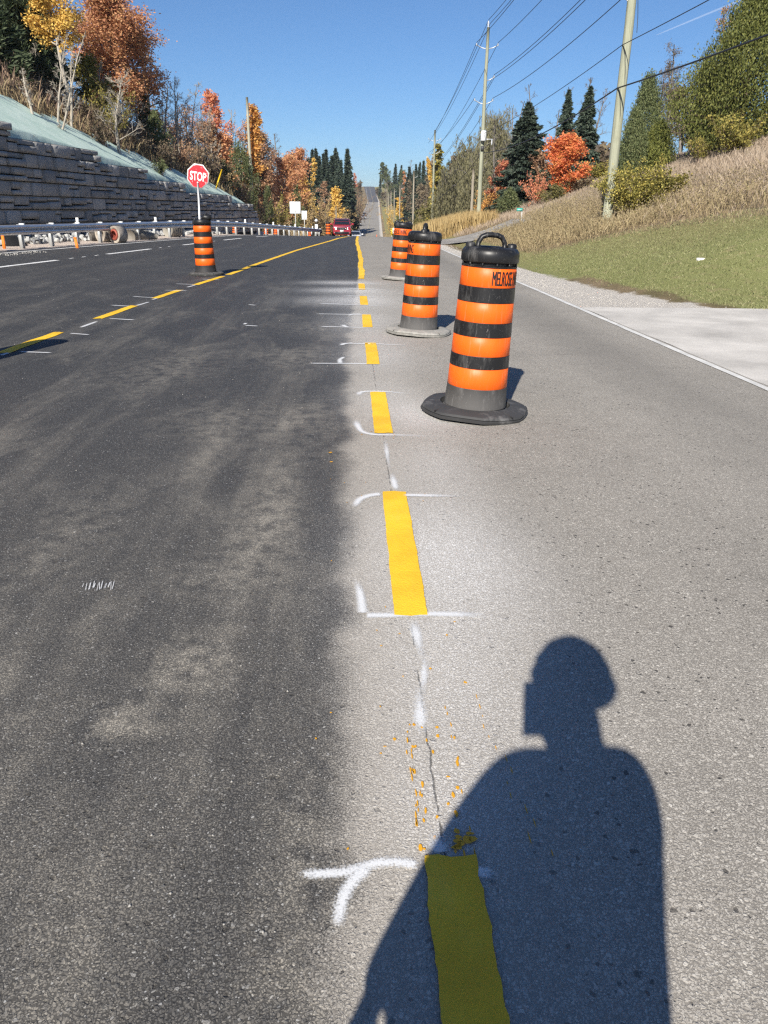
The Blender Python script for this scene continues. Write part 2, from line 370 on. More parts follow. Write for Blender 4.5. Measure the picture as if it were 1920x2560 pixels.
M_CONC = grit('driveway_concrete', (.48, .455, .42), (.60, .575, .535), 160., .2, .8)
def paintmat(name, col, worn=.25):
    m, nt, p = newmat(name); P = wpos(nt)
    f = noise(nt, P, 2.2, 5, .65); c = mixc(nt, maprange(nt, f, .3, .7), tuple(k * .82 for k in col), tuple(min(.95, k * 1.12) for k in col))
    wisp = noise(nt, scaled(nt, P, (5, 1.6, 1)), 1.5, 4, .6)
    c = mixc(nt, mth(nt, 'MULTIPLY', maprange(nt, wisp, .5, .8), worn), c, (.86, .62, .14))
    v1 = nd(nt, 'ShaderNodeTexVoronoi', {'Vector': P, 'Scale': 110.}); fine = noise(nt, P, 300., 3)
    chip = mth(nt, 'MULTIPLY', maprange(nt, noise(nt, P, 75., 5, .75), .66, .72), maprange(nt, noise(nt, P, 5., 3, .6), .42, .62)); c = mixc(nt, mth(nt, 'MULTIPLY', chip, .8), c, (.22, .19, .13))
    pset(p, nt, c, .6, .3, normal=bump(nt, mth(nt, 'ADD', mth(nt, 'MULTIPLY', v1.outputs['Distance'], -.8), fine), .5, .004)); return m
M_YEL = paintmat('yellow_road_paint', (.90, .53, .03)); M_WHITE = paintmat('white_road_paint', (.78, .78, .77), .05)
M_WORNW = paintmat('worn_edge_paint', (.66, .65, .62), .0)
def spraymat():
    m, nt, p = newmat('white_spray_paint'); P = wpos(nt)
    uv = nd(nt, 'ShaderNodeUVMap').outputs[0]; s = nd(nt, 'ShaderNodeSeparateXYZ', {0: uv}).outputs
    e = mth(nt, 'ABSOLUTE', s[0]); soft = maprange(nt, e, 1.0, .0); endf = s[1]
    v1 = nd(nt, 'ShaderNodeTexVoronoi', {'Vector': P, 'Scale': 150.}); n = noise(nt, P, 170., 5, .8)
    k = mth(nt, 'MULTIPLY', soft, endf)
    a = maprange(nt, mth(nt, 'ADD', k, mth(nt, 'MULTIPLY', mth(nt, 'SUBTRACT', n, .5), 2.3)), .22, 1.05)
    a = mth(nt, 'MULTIPLY', a, .84)
    pset(p, nt, (.80, .81, .82), .7, .2, normal=bump(nt, n, .25, .003))
    tr = nd(nt, 'ShaderNodeBsdfTransparent')
    mx = nd(nt, 'ShaderNodeMixShader', {0: a, 1: tr.outputs[0], 2: p.outputs[0]})
    nt.links.new(mx.outputs[0], nt.nodes['Material Output'].inputs[0]); return m
M_SPRAY = spraymat()

# ================================================================== ROADS
def Xjoint(Y): return np.interp(Y, [-80, 8, 20, 29, 40], [-.13, -.10, .19, .34, .30]) + np.where(np.asarray(Y) > 40, cx(Y), 0)
def strip(name, ys, left, right_, nx, mat, z=0., fn=S, parent=None, kind='structure', brk=(), dense=False):
    V = []; 
    for y in ys:
        a, b = float(left(y)), float(right_(y)); tt = np.linspace(0, 1, nx); tt = 1 - (1 - tt) ** 2.6 if dense else tt; xs = a + (b - a) * tt
        for t in brk:                                   # snap a column to a break line
            bx = float(cx(y)) + t
            if a < bx < b: xs[np.argmin(np.abs(xs[1:-1] - bx)) + 1] = bx
        V.append(np.stack([xs, np.full(nx, y), fn(xs, np.full(nx, y)) + z], 1))
    V = np.concatenate(V); i, j = np.meshgrid(np.arange(len(ys) - 1), np.arange(nx - 1), indexing='ij'); q = (i * nx + j).ravel()
    F = np.stack([q, q + 1, q + nx + 1, q + nx], 1)
    mb = MB().add(V, F); o = mb.build(name, mat, parent, True)
    if kind and parent is None: o['kind'] = kind
    return o
yr = np.concatenate([np.arange(-30, 0, 2.), np.arange(0, 100, .5), np.arange(100, 300, 2.), np.arange(300, 1200.1, 5.)])
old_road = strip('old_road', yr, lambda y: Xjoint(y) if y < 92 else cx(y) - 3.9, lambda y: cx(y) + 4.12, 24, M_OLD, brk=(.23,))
yn = np.concatenate([np.arange(-30, 0, 2.), np.arange(0, 92.01, .5)])
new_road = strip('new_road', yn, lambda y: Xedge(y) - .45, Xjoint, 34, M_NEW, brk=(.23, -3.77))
far_patch = strip('resurfaced_road', np.arange(575, 960, 5.), lambda y: cx(y) - np.interp(y, [575, 650, 880], [3.85, 3.9, 5.6]), lambda y: cx(y) + np.interp(y, [575, 650, 880], [4.0, 4.2, 5.8]), 8, simple('far_asphalt', (.10, .10, .105), .85, .15, .02), z=.03)
drive = strip('concrete_driveway', np.concatenate([np.arange(-12, 12.3, .6), np.arange(12.4, 13.7, .1)]), lambda y: 4.13 + .02 * math.sin(y * 2.1), lambda y: np.interp(y, [12.6, 13.7], [22., 4.4]) + .08 * math.sin(y * 31) if y > 12.55 else 22., 20, M_CONC, z=.035, fn=lambda X, Y: np.maximum(T(X, np.minimum(Y, 12.9)), -.118))
drive2 = strip('gravel_driveway', np.arange(41.5, 48.6, .5), lambda y: 4.14, lambda y: 24., 20, grit('drive_gravel', (.22, .21, .20), (.38, .36, .33), 30.), z=.04, fn=T)

LAY = [.004]
def lay(): LAY[0] = .004 + (LAY[0] - .004 + .0004) % .003; return LAY[0]
def painted_strip(name, pts, width, mat, parent, jag=.004, step=.03, z=.004, seed=0, ends=.0):
    """flat paint along a world polyline, with slightly ragged sides"""
    pts = np.asarray(pts, float); seg = np.linalg.norm(np.diff(pts, axis=0), axis=1); L = np.concatenate([[0], np.cumsum(seg)])
    n = max(2, int(L[-1] / step) + 1); s = np.linspace(0, L[-1], n); x = np.interp(s, L, pts[:, 0]); y = np.interp(s, L, pts[:, 1])
    tx, ty = np.gradient(x), np.gradient(y); l = np.hypot(tx, ty); nx_, ny_ = ty / l, -tx / l
    r = np.random.default_rng(seed); w = np.broadcast_to(width, (n,)) / 2
    K = 5; V = []
    kk = np.ones(7) / 7 * 2.2; wv_ = lambda: np.convolve(r.normal(0, jag, n + 6), kk, 'valid') * 1.2 + r.normal(0, jag * .35, n)
    ja = wv_(); jb = wv_()
    for k in range(K):
        t = -1 + 2 * k / (K - 1); off = w * t + (ja if k == 0 else jb if k == K - 1 else 0)
        ex = r.normal(0, 1, 1) * ends
        X, Yy = x + nx_ * off, y + ny_ * off
        X[0] -= tx[0] / l[0] * ex[0]; Yy[0] -= ty[0] / l[0] * ex[0]; X[-1] += tx[-1] / l[-1] * ex[0]; Yy[-1] += ty[-1] / l[-1] * ex[0]
        V.append(np.stack([X, Yy, S(X, Yy) + z], 1))
    V = np.stack(V, 1).reshape(-1, 3); q = (np.arange(n - 1)[:, None] * K + np.arange(K - 1)[None]).ravel()
    return MB().add(V, np.stack([q, q + 1, q + K + 1, q + K], 1)).build(name, mat, parent)
# centre-line dashes painted by hand along the joint, then the solid line to the crest
for k, (a, b) in enumerate([(-.4, 1.395), (2.59, 4.0), (5.21, 6.53), (7.82, 9.17), (10.47, 11.82), (13.08, 14.5), (15.75, 17.1)]):
    ext = .012 * math.sin(k * 2.1)
    painted_strip('yellow_dash', [(.232, a), (.238 + ext * .3, b)], .135, M_YEL, old_road, (.0016 if k else .003), .02, .0058, k, .004)
ys = np.arange(18.3, 62, .5)
painted_strip('yellow_line', np.stack([np.interp(ys, [18, 22, 28, 40], [.262, .30, .355, .33]) + cx(ys) + .012 * np.sin(ys * 1.3), ys], 1), .15, M_YEL, old_road, .006, .1, .007, 31, .01)
# tapering line on the new lanes
def tap(y): return np.interp(y, [8, 10, 14, 16.6, 19.3, 23, 31.3, 40.4, 55], [-3.86, -3.76, -3.50, -3.28, -2.99, -2.76, -2.12, -1.12, .02])
for k, (a, b) in enumerate([(8.45, 9.95), (11.25, 12.85), (13.95, 15.45), (16.55, 18.75)]):
    yy = np.linspace(a, b, 8); painted_strip('yellow_dash', np.stack([tap(yy), yy], 1), .14, M_YEL, new_road, .004, .04, .0058, 50 + k, .01)
yy = np.arange(19.25, 56, .5); painted_strip('yellow_line', np.stack([tap(yy), yy], 1), .16, M_YEL, new_road, .004, .1, .0058, 60)
def lanex(y): return -8.48 + .115 * (y - 19.3)
for k, (a, b) in enumerate([(10., 14.), (18.2, 22.2), (25.5, 29.3), (33.0, 36.4), (39.2, 42.5), (46, 49), (52, 55)]):
    painted_strip('white_lane_dash', [(lanex(a), a), (lanex(b), b)], .16, M_WHITE, new_road, .003, .08, .005, 70 + k)
for k, a in enumerate([22.9, 23.7, 24.6, 30.2, 31.2, 37.4]):
    painted_strip('white_pre_mark', [(lanex(a), a), (lanex(a), a + .35)], .05, M_WHITE, new_road, .003, .05, .005, 80 + k)
yy = np.arange(8, 80, 1.); painted_strip('white_edge_line', np.stack([Xedge(yy), yy], 1), .11, M_WHITE, new_road, .004, .2, .005, 90)
yy = np.concatenate([np.arange(-20, 70, .5), np.arange(70, 960, 4.)])
painted_strip('white_edge_line', np.stack([4.03 + cx(yy) * .995, yy], 1), np.interp(np.linspace(-20, 960, len(np.arange(0, 1))), [0, 1], [.1, .1])[0], M_WORNW, old_road, .006, .4, .006, 91)
yy = np.arange(120, 940, 4.)
M_PALEY = paintmat('faded_yellow_paint', (.42, .37, .24), 0.)
for off, wd, mt in ((0.2, .16, M_PALEY), (-3.6, .14, M_WORNW)):
    painted_strip('yellow_line' if mt is M_PALEY else 'white_edge_line', np.stack([cx(yy) + off, yy], 1), wd, mt, old_road, .004, 4., .05, 95)
# sprayed layout marks
def stroke(pix, width, parent=old_road, seed=0, fade_a=.35, fade_b=.35, name='spray_mark'):
    P = np.array([hit(*p)[:2] for p in pix]); seg = np.linalg.norm(np.diff(P, axis=0), axis=1); L = np.concatenate([[0], np.cumsum(seg)])
    n = max(6, int(L[-1] / .025)); s = np.linspace(0, L[-1], n)
    if len(P) > 2:                                   # smooth bends
        x = np.interp(s, L, P[:, 0]); y = np.interp(s, L, P[:, 1]); k = max(1, n // 10)
        ker = np.ones(2 * k + 1) / (2 * k + 1); x = np.convolve(np.pad(x, k, mode='edge'), ker, 'valid'); y = np.convolve(np.pad(y, k, mode='edge'), ker, 'valid')
    else: x = np.interp(s, L, P[:, 0]); y = np.interp(s, L, P[:, 1])
    tx, ty = np.gradient(x), np.gradient(y); l = np.hypot(tx, ty) + 1e-9; nx_, ny_ = ty / l, -tx / l
    r = np.random.default_rng(seed); w = 1.75 * width * (1 + .15 * np.sin(s * 9 + seed)) / 2
    z = lay(); V = []
    for t in (-1, 0, 1): 
        X, Yy = x + nx_ * w * t, y + ny_ * w * t; V.append(np.stack([X, Yy, S(X, Yy) + z], 1))
    V = np.stack(V, 1).reshape(-1, 3); q = (np.arange(n - 1)[:, None] * 3 + np.arange(2)[None]).ravel()
    mb = MB().add(V, np.stack([q, q + 1, q + 4, q + 3], 1)); o = mb.build(name, M_SPRAY, parent)
    uvl = o.data.uv_layers.new(name='UVMap'); li = np.empty(len(o.data.loops), np.int32); o.data.loops.foreach_get('vertex_index', li)
    tt = s / L[-1]; en = np.minimum(np.clip(tt / max(fade_a, 1e-3), 0, 1), np.clip((1 - tt) / max(fade_b, 1e-3), 0, 1)) ** .8
    UV = np.stack([np.tile([-1., 0., 1.], n), np.repeat(en, 3)], 1)[li]; uvl.data.foreach_set('uv', UV.astype(np.float32).ravel())
    return o
STROKES = [
 ([(735, 2186), (817, 2188), (882, 2181), (936, 2160), (980, 2155), (1060, 2168)], .030, .12, .05), ([(1180, 2182), (1246, 2186)], .035, .05, .5),
 ([(936, 2163), (893, 2190), (860, 2231), (847, 2280), (844, 2340)], .037, .1, .2),
 ([(901, 1541), (986, 1541), (1075, 1537), (1236, 1541)], .048, .03, .3), ([(887, 1446), (901, 1486), (908, 1541)], .045, .4, .03),
 ([(882, 1275), (899, 1249), (928, 1239), (960, 1237)], .05, .3, .02), ([(1005, 1240), (1180, 1243)], .045, .05, .7),
 ([(887, 1046), (897, 1073), (910, 1086), (940, 1089), (989, 1088), (1110, 1093)], .055, .2, .5),
 ([(896, 993), (899, 981), (917, 979), (968, 980), (1050, 988)], .06, .2, .5),
 ([(765, 909), (917, 910), (986, 914)], .05, .1, .3), ([(862, 892), (849, 900), (851, 909)], .06, .2, .05),
 ([(838, 859), (913, 860), (1045, 865)], .055, .1, .4), ([(850, 865), (862, 860), (885, 858)], .06, .2, .1),
 ([(794, 817), (908, 820), (970, 821)], .06, .1, .4), ([(857, 812), (861, 816), (872, 819)], .07, .2, .1),
 ([(783, 785), (906, 787), (972, 791)], .065, .1, .4), ([(870, 790), (885, 785), (906, 786)], .06, .2, .1),
 ([(790, 759), (905, 763), (980, 767)], .07, .1, .4), ([(850, 740), (905, 741), (958, 744)], .07, .2, .4),
 ([(853, 721), (978, 726)], .08, .2, .4), ([(865, 708), (955, 711)], .08, .2, .4),
 ([(1030, 1548), (1046, 1611), (1058, 1670)], .045, .3, .6), ([(1062, 1630), (1060, 1700), (1052, 1755)], .035, .5, .5), ([(1046, 1700), (1050, 1790), (1054, 1850)], .05, .6, .3),
 ([(962, 1090), (969, 1148), (978, 1190)], .035, .5, .6), ([(978, 1180), (987, 1216), (992, 1230)], .04, .5, .2), ([(1080, 2075), (1096, 2115), (1102, 2146)], .045, .6, .1)]
for k, (pp, w, fa, fb) in enumerate(STROKES): stroke(pp, w, old_road, k, fa, fb)
LSTROKES = [[(44, 880), (133, 883)], [(173, 834), (226, 838)], [(270, 797), (340, 801)], [(199, 820), (245, 803)], [(274, 763), (336, 766)], [(340, 765), (374, 755)],
            [(328, 741), (393, 745)], [(380, 750), (396, 745)], [(407, 726), (471, 727)], [(436, 710), (490, 712)], [(467, 719), (490, 713)], [(503, 698), (552, 700)], [(0, 890), (29, 880)], [(612, 814), (646, 816)], [(610, 812), (616, 808)], [(620, 762), (640, 764)]]
for k in range(14): stroke([(206 + k * 5.6 + (k * 37 % 5), 1472 + (k * 53 % 11)), (210 + k * 5.6 + (k * 31 % 7), 1460 - (k * 29 % 9))], .0022 + .0012 * (k % 3), new_road, 90 + k, .2, .2, 'scrape')
for k, pp in enumerate(LSTROKES): stroke(pp, .06, new_road, 40 + k, .15, .15)
# spots of yellow paint dripped around the dashes
mb = MB(); r = np.random.default_rng(3)
def blob(x, y, a, b, z):
    n = 7; an = np.arange(n) * 2 * math.pi / n; q = 1 + r.uniform(-.35, .35, n); X = x + a * q * np.cos(an); Yy = y + b * q * np.sin(an)
    mb.add(np.stack([X, Yy, S(X, Yy) + z], 1), [list(range(n))])
for i in range(30):
    t = r.random() ** 1.6; blob(.235 + r.choice([-1, 1]) * r.uniform(.0, .075), 1.40 + t * .95, r.uniform(.002, .006), r.uniform(.003, .012) * (1.3 - t), .0045)
for i in range(16): blob(.165 + r.normal(0, .004), 1.40 + r.random() * .5, .0022, r.uniform(.006, .02), .0048)
for i in range(12): blob(.30 + r.normal(0, .004), 1.40 + r.random() * .7, .002, r.uniform(.006, .02), .0048)
for i in range(9): blob(.25 + r.normal(0, .03), 1.415 + r.random() * .06, r.uniform(.008, .014), r.uniform(.006, .012), .0052)
for i in range(26): blob(.235 + r.normal(0, .09), r.choice([2.55, 4.03, 5.17, 6.55, 2.2, 1.9]) + r.normal(0, .06), r.uniform(.002, .007), r.uniform(.003, .008), .0046)
for i in range(14): blob(.40 + (i * .006) + r.normal(0, .01), 2.05 - i * .05, .0015, r.uniform(.006, .02), .0046)
for i in range(12): blob(r.uniform(-.15, .1), r.uniform(1.3, 5), .003, .004, .0046)
for x, y in ((-.14, 4.75), (-.13, 4.55)): blob(x, y, .012, .010, .0046)
tag(mb.build('paint_splatter', simple('yellow_drips', (.72, .36, .02), .5, .2), old_road), kind='stuff')
# crumbs of stone and paint on the new lanes
mb = MB(); r = np.random.default_rng(13)
ico = np.array([(0, 0, 1), (.9, 0, .1), (0, .9, 0), (-.9, 0, .1), (0, -.9, 0), (0, 0, -.6)]); icf = np.array([(0, 1, 2), (0, 2, 3), (0, 3, 4), (0, 4, 1), (5, 2, 1), (5, 3, 2), (5, 4, 3), (5, 1, 4)])
def pebble(mb, x, y, s, fn=S, flat=.7, mi=0):
    a = r.uniform(0, 6.28); V = ico * (1 + r.uniform(-.3, .3, (6, 1))) * np.array((s, s * r.uniform(.6, 1), s * flat)); ca, sa = math.cos(a), math.sin(a)
    V = np.stack([V[:, 0] * ca - V[:, 1] * sa + x, V[:, 0] * sa + V[:, 1] * ca + y, V[:, 2] + float(fn(x, y)) + s * flat * .3], 1); mb.add(V, icf, mi)
for i in range(170):
    y = 1.2 + 24 * r.random() ** 1.5; x = r.uniform(-.75, .02) * y * .62; pebble(mb, x, y, r.uniform(.0018, .0055) * (1 + y * .06))
for i in range(90): y = r.uniform(1.2, 14); x = r.uniform(.4, 3.9); pebble(mb, x, y, r.uniform(.002, .005))
for i in range(140): y = r.uniform(22.5, 25.5); pebble(mb, float(Xedge(y)) + .45 + r.normal(0, .22), y, r.uniform(.015, .035))
tag(mb.build('road_crumbs', simple('pale_crumbs', (.36, .345, .32), .9, .3)), 'loose pale stone crumbs scattered over the road lanes', 'gravel', kind='stuff')

# ================================================================== GROUND
def ground_mat():
    m, nt, p = newmat('ground_cover'); P = wpos(nt)
    A = lambda n: nd(nt, 'ShaderNodeAttribute', attribute_name=n).outputs['Fac']
    n1 = noise(nt, P, .35, 5, .6); n2 = noise(nt, P, 3.5, 5, .65); n3 = noise(nt, P, 28., 4, .7)
    jit = mth(nt, 'MULTIPLY', mth(nt, 'SUBTRACT', n2, .5), .9)
    edge = lambda a: maprange(nt, mth(nt, 'ADD', A(a), jit), .35, .65)
    dry = mixc(nt, n2, (.20, .145, .085), (.33, .255, .165)); dry = mixc(nt, maprange(nt, n1, .45, .62), dry, (.16, .135, .07))
    lawn = mixc(nt, n3, (.20, .22, .08), (.28, .28, .12)); lawn = mixc(nt, maprange(nt, n2, .5, .7), lawn, (.31, .275, .14))
    lawn = mixc(nt, mth(nt, 'MULTIPLY', A('sunburnt'), .65), lawn, (.27, .225, .11))
    grav = mixc(nt, n3, (.47, .43, .38), (.67, .63, .57)); pink = mixc(nt, n3, (.55, .455, .385), (.74, .64, .56))
    brush = mixc(nt, n2, (.10, .07, .045), (.20, .145, .09))
    c = mixc(nt, edge('brush'), dry, brush); c = mixc(nt, edge('lawn'), c, lawn); c = mixc(nt, edge('gravel'), c, grav); c = mixc(nt, edge('sand'), c, pink)
    pset(p, nt, c, .95, .1, normal=bump(nt, mth(nt, 'ADD', n3, mth(nt, 'MULTIPLY', noise(nt, P, 90., 3), .6)), .8, .05)); return m
gy = np.concatenate([[-500, -250, -120, -60, -30, -15], np.arange(-8, 86, .6), np.arange(86, 320, 3.), np.arange(320, 960, 14.), [980, 1050, 1150, 1300, 1600, 2000, 3000]])
dl = np.array([1500, 700, 400, 250, 150, 100, 75, 55, 42, 33, 26, 21, 17, 14, 12, 10, 8.5, 7.2, 6.2, 5.3, 4.6, 3.9, 3.3, 2.8, 2.3, 1.9, 1.5, 1.1, .75, .45, .12])
ur = np.array([0, 1.8, 3.4, 3.88, 4.1, 4.5, 4.9, 5.3, 5.7, 6.1, 6.6, 7.1, 7.7, 8.4, 9.1, 9.9, 10.8, 11.8, 13, 14.3, 15.8, 17.5, 19.5, 22, 25, 29, 34, 41, 52, 70, 100, 150, 250, 400, 700, 1500])
GV = []
for y in gy:
    xw = float(Xw(y)); xe = float(Xedge(y)); c0 = float(cx(y)) + .23
    a = max(xe - .62, xw + .4)
    mid_ = np.concatenate([np.linspace(xw + .05, a, 6), [a + .1], np.linspace(a + .5, c0 - .6, 5)])
    xs = np.concatenate([xw - dl, mid_, c0 + ur]); GV.append(np.stack([xs, np.full(len(xs), y), T(xs, np.full(len(xs), y))], 1))
ncol = len(GV[0]); V = np.concatenate(GV); i, j = np.meshgrid(np.arange(len(gy) - 1), np.arange(ncol - 1), indexing='ij'); q = (i * ncol + j).ravel()
ground = MB().add(V, np.stack([q, q + 1, q + ncol + 1, q + ncol], 1)).build('ground', ground_mat(), None, True); ground['kind'] = 'structure'
def lawn_top(Y): return np.interp(Y, [12, 14, 17, 20, 22.4, 24.7, 26.5, 27.5, 29], [60, 30, 16, 10.9, 10.1, 9.2, 7.8, 6.3, 5.3])
def gedge(Y): return np.interp(Y, [12, 13.2, 14.8, 17.4, 21.2, 26.6, 31, 36, 60], [8.4, 7.3, 6.6, 6.1, 5.95, 5.7, 5.3, 5.2, 5.4])
def setattr_(name, val):
    a = ground.data.attributes.new(name, 'FLOAT', 'POINT'); a.data.foreach_set('value', val.astype(np.float32))
Xv, Yv = V[:, 0], V[:, 1]; uv_ = Xv - cx(Yv) - .23
lawnm = smooth(.8, -.8, Xv - lawn_top(Yv)) * smooth(-.25, .25, Xv - gedge(Yv)) * (Yv < 32)
lawnm = np.maximum(lawnm, .75 * (uv_ > 5.5) * (uv_ < 30) * (Yv > 110)); lawnm = np.maximum(lawnm, .8 * (uv_ > 5.0) * (uv_ < 6.3) * (Yv > 20) * (Yv < 70))
setattr_('lawn', lawnm); setattr_('sunburnt', smooth(4.5, 0, lawn_top(Yv) - Xv) * (uv_ > 5))
setattr_('gravel', (smooth(-.05, -.75, Xv - gedge(Yv) - np.where(Yv > 60, cx(Yv), 0)) * (uv_ > 3.5)).astype(float) * np.where(Yv > 100, .7, 1))
dw = Xw(Yv) - Xv
setattr_('sand', ((dw < .3) & (Xv < Xedge(Yv) + .2) & (Yv < 100)).astype(float)); setattr_('brush', smooth(2, 6, dw) * (Xv < 0))
# pale green seeded slope above the wall
M_SEED, nt, p = newmat('hydroseed'); P = wpos(nt); n2 = noise(nt, P, 1.3, 6, .65); n3 = noise(nt, P, 40., 4, .7)
c = mixc(nt, maprange(nt, n2, .3, .7), (.47, .61, .53), (.60, .715, .64)); c = mixc(nt, maprange(nt, n3, .62, .72), c, (.22, .19, .13))
pset(p, nt, c, .95, .1, normal=bump(nt, mth(nt, 'ADD', mth(nt, 'MULTIPLY', n3, .35), n2), .35, .06))
def seedw(y): return np.interp(y, [5, 20, 30, 34, 40, 46, 52, 60, 64], [5.0, 4.6, 4.0, 3.2, 2.6, 2.2, 1.7, 1.25, .7]) + .25 * np.sin(y * 1.7) + .15 * np.sin(y * 4.1)
strip('seeded_slope', np.arange(5, 64.6, .35), lambda y: Xw(y) - .42 - seedw(y), lambda y: Xw(y) - .06, 26, M_SEED, z=.05, fn=T, dense=True)
# loose stones on the right shoulder
mb = MB(); r = np.random.default_rng(21); Tf = lambda x, y: T(x, y) + .0
for i in range(2600):
    y = 13.3 + 32 * r.random() ** 1.3; x = 4.75 + r.normal(0, .35) + (.0 if y > 17 else (17 - y) * r.uniform(.0, .55))
    if 4.25 < x < float(gedge(y)) - .1: pebble(mb, x, y, r.uniform(.008, .020), T)
tag(mb.build('shoulder_gravel', simple('shoulder_stone', (.50, .475, .44), .9, .35, 8.)), 'loose grey gravel along the shoulder beside the lawn', 'gravel', kind='stuff')

# ================================================================== RETAINING WALL
M_STONE, nt, p = newmat('wall_concrete'); v = wpos(nt); n1 = noise(nt, v, 2.2, 6, .65); n2 = noise(nt, v, 22., 5, .7)
oi = nd(nt, 'ShaderNodeObjectInfo').outputs['Random']
c = mixc(nt, n1, (.235, .228, .22), (.36, .35, .335)); c = mixc(nt, 1., c, ramp(nt, oi, [(0, .80), (1, 1.25)]), 'MULTIPLY')
# sunlit tops painted in: grey-white on faces that look up
nz = nd(nt, 'ShaderNodeSeparateXYZ', {0: nd(nt, 'ShaderNodeNewGeometry').outputs['Normal']}).outputs[2]
c = mixc(nt, mth(nt, 'MULTIPLY', maprange(nt, nz, .6, .95), .35), c, (.45, .45, .43))
pset(p, nt, c, .92, .2, normal=bump(nt, mth(nt, 'ADD', n2, n1), .45, .02))
M_CORE = simple('wall_core', (.03, .03, .032), .95, .2)
wdir = nrm((.162, 1, 0)); wn_ = np.array((wdir[1], -wdir[0], 0))          # along the wall / out towards the road
W0 = np.array((float(-13.2 + .162 * (10 - 30)), 10., 0)); wl = lambda y: (y - 10) / wdir[1]
CH = .513; Z0 = .36 - CH
def course_z(k): return Z0 + CH * k
ends = {8: wl(19), 7: wl(26), 6: wl(32.1), 5: wl(39), 4: wl(44.2), 3: wl(49.6), 2: wl(58.5), 1: wl(63.7), 0: wl(65.1), -1: wl(65.1), -2: wl(65.1)}
wall = thing('retaining_wall', tuple(W0), 'dark stepped retaining wall of rough stone blocks behind the guide rail', 'retaining wall')
wall.rotation_euler = (0, 0, math.atan2(wdir[1], wdir[0]))            # local x along the wall, local -y out to the road
mb = MB()
for k in range(-2, 9):
    z0 = course_z(k + 2) + .012 + (0 if k > -2 else -.5); z1 = course_z(k + 3) - .012
    L = ends[k] - .03; mb.box((L / 2, .22, (z0 + z1) / 2), (L, .30, z1 - z0 + .024))
mb.build('core', M_CORE, wall)
def stone_variant(seed):
    """one rough-faced stone, unit size, face towards -y"""
    rr = np.random.default_rng(seed); n = 4; g = np.linspace(-.5, .5, n); V = []
    for iz in range(n):
        for ix in range(n):
            edge = (ix in (0, n - 1)) + (iz in (0, n - 1))
            jx = rr.uniform(-.05, .05) if 0 < ix < n - 1 else rr.uniform(-.012, .012); jz = rr.uniform(-.05, .05) if 0 < iz < n - 1 else rr.uniform(-.012, .012)
            k = .985 if edge == 2 else 1.0
            V.append((g[ix] * k + jx, -.5 * .62 - (.20 * rr.uniform(.5, 1.) if edge == 0 else .20 * rr.uniform(.05, .35)), g[iz] * k + jz))
    V = np.array(V); back = V.copy(); back[:, 1] = .5; per = [0, 1, 2, 3, 7, 11, 15, 14, 13, 12, 8, 4]
    F = [(a * n + b, a * n + b + 1, (a + 1) * n + b + 1, (a + 1) * n + b) for a in range(3) for b in range(3)]
    VV = np.concatenate([V, back[per]]); 
    for i in range(12): F.append((per[(i + 1) % 12], per[i], 16 + i, 16 + (i + 1) % 12))
    return VV, np.array(F)
SV = [stone_variant(s) for s in range(9)]
SM = [MB().add(*sv).mesh('stone', M_STONE) for sv in SV]
stones = []; rw = random.Random(4)
for k in range(-2, 9):
    z = course_z(k + 2); s = rw.uniform(-.3, 0); L = ends[k]
    s0 = ends[k + 1] if k < 8 else 0
    while s < L - .12:
        w = min(rw.choice([.55, .7, .85, 1.0, 1.25]) * rw.uniform(.9, 1.1), L - s)
        if L - s - w < .45: w = L - s
        exposed = s > s0 - .1
        if rw.random() < .42: cells = [(s, z, w, CH)]
        else:
            h = CH * rw.choice([.32, .42, .5, .58, .68]); cells = [(s, z, w, h), (s, z + h, w, CH - h)]
            if w > 1.0 and rw.random() < .6: q_ = rw.uniform(.4, .6); i_ = rw.randrange(2); c_ = cells.pop(i_); cells += [(s, c_[1], w * q_, c_[3]), (s + w * q_, c_[1], w * (1 - q_), c_[3])]
        for (a, zz, ww, hh) in cells:
            top = zz + hh > z + CH - .01
            stones.append((a + ww / 2, zz + hh / 2 - (rw.uniform(0, .02) if exposed and top else 0), ww - .06, hh - (.052 if top or zz == z else .040), rw.randrange(9), rw.choice([.16, .20, .24, .30, .36])))
        s += w
def seen(st):
    P = W0 + wdir * st[0] + np.array((0, 0, st[1])); w = P - CAM; cc = w[0] * eX + w[1] * eY + w[2] * eZ
    px = 960 + FPX * cc[0] / cc[2]; return (st[2] * st[3] / cc[2] ** 2) * (1 if -40 < px < 1920 else .001)
stones.sort(key=seen, reverse=True)
rest = MB()
for i, (sx, sz, ww, hh, vi, dp) in enumerate(stones):
    if i < 300:
        o = bpy.data.objects.new('stone', SM[vi]); o.location = (sx, .07 - dp * .25, sz); o.scale = (ww, dp, hh); link(o, wall)
    else: rest.add(SV[vi][0] * np.array((ww, dp, hh)) + np.array((sx, .07 - dp * .25, sz)), SV[vi][1])
tag(rest.build('stones', M_STONE, wall), kind='stuff')

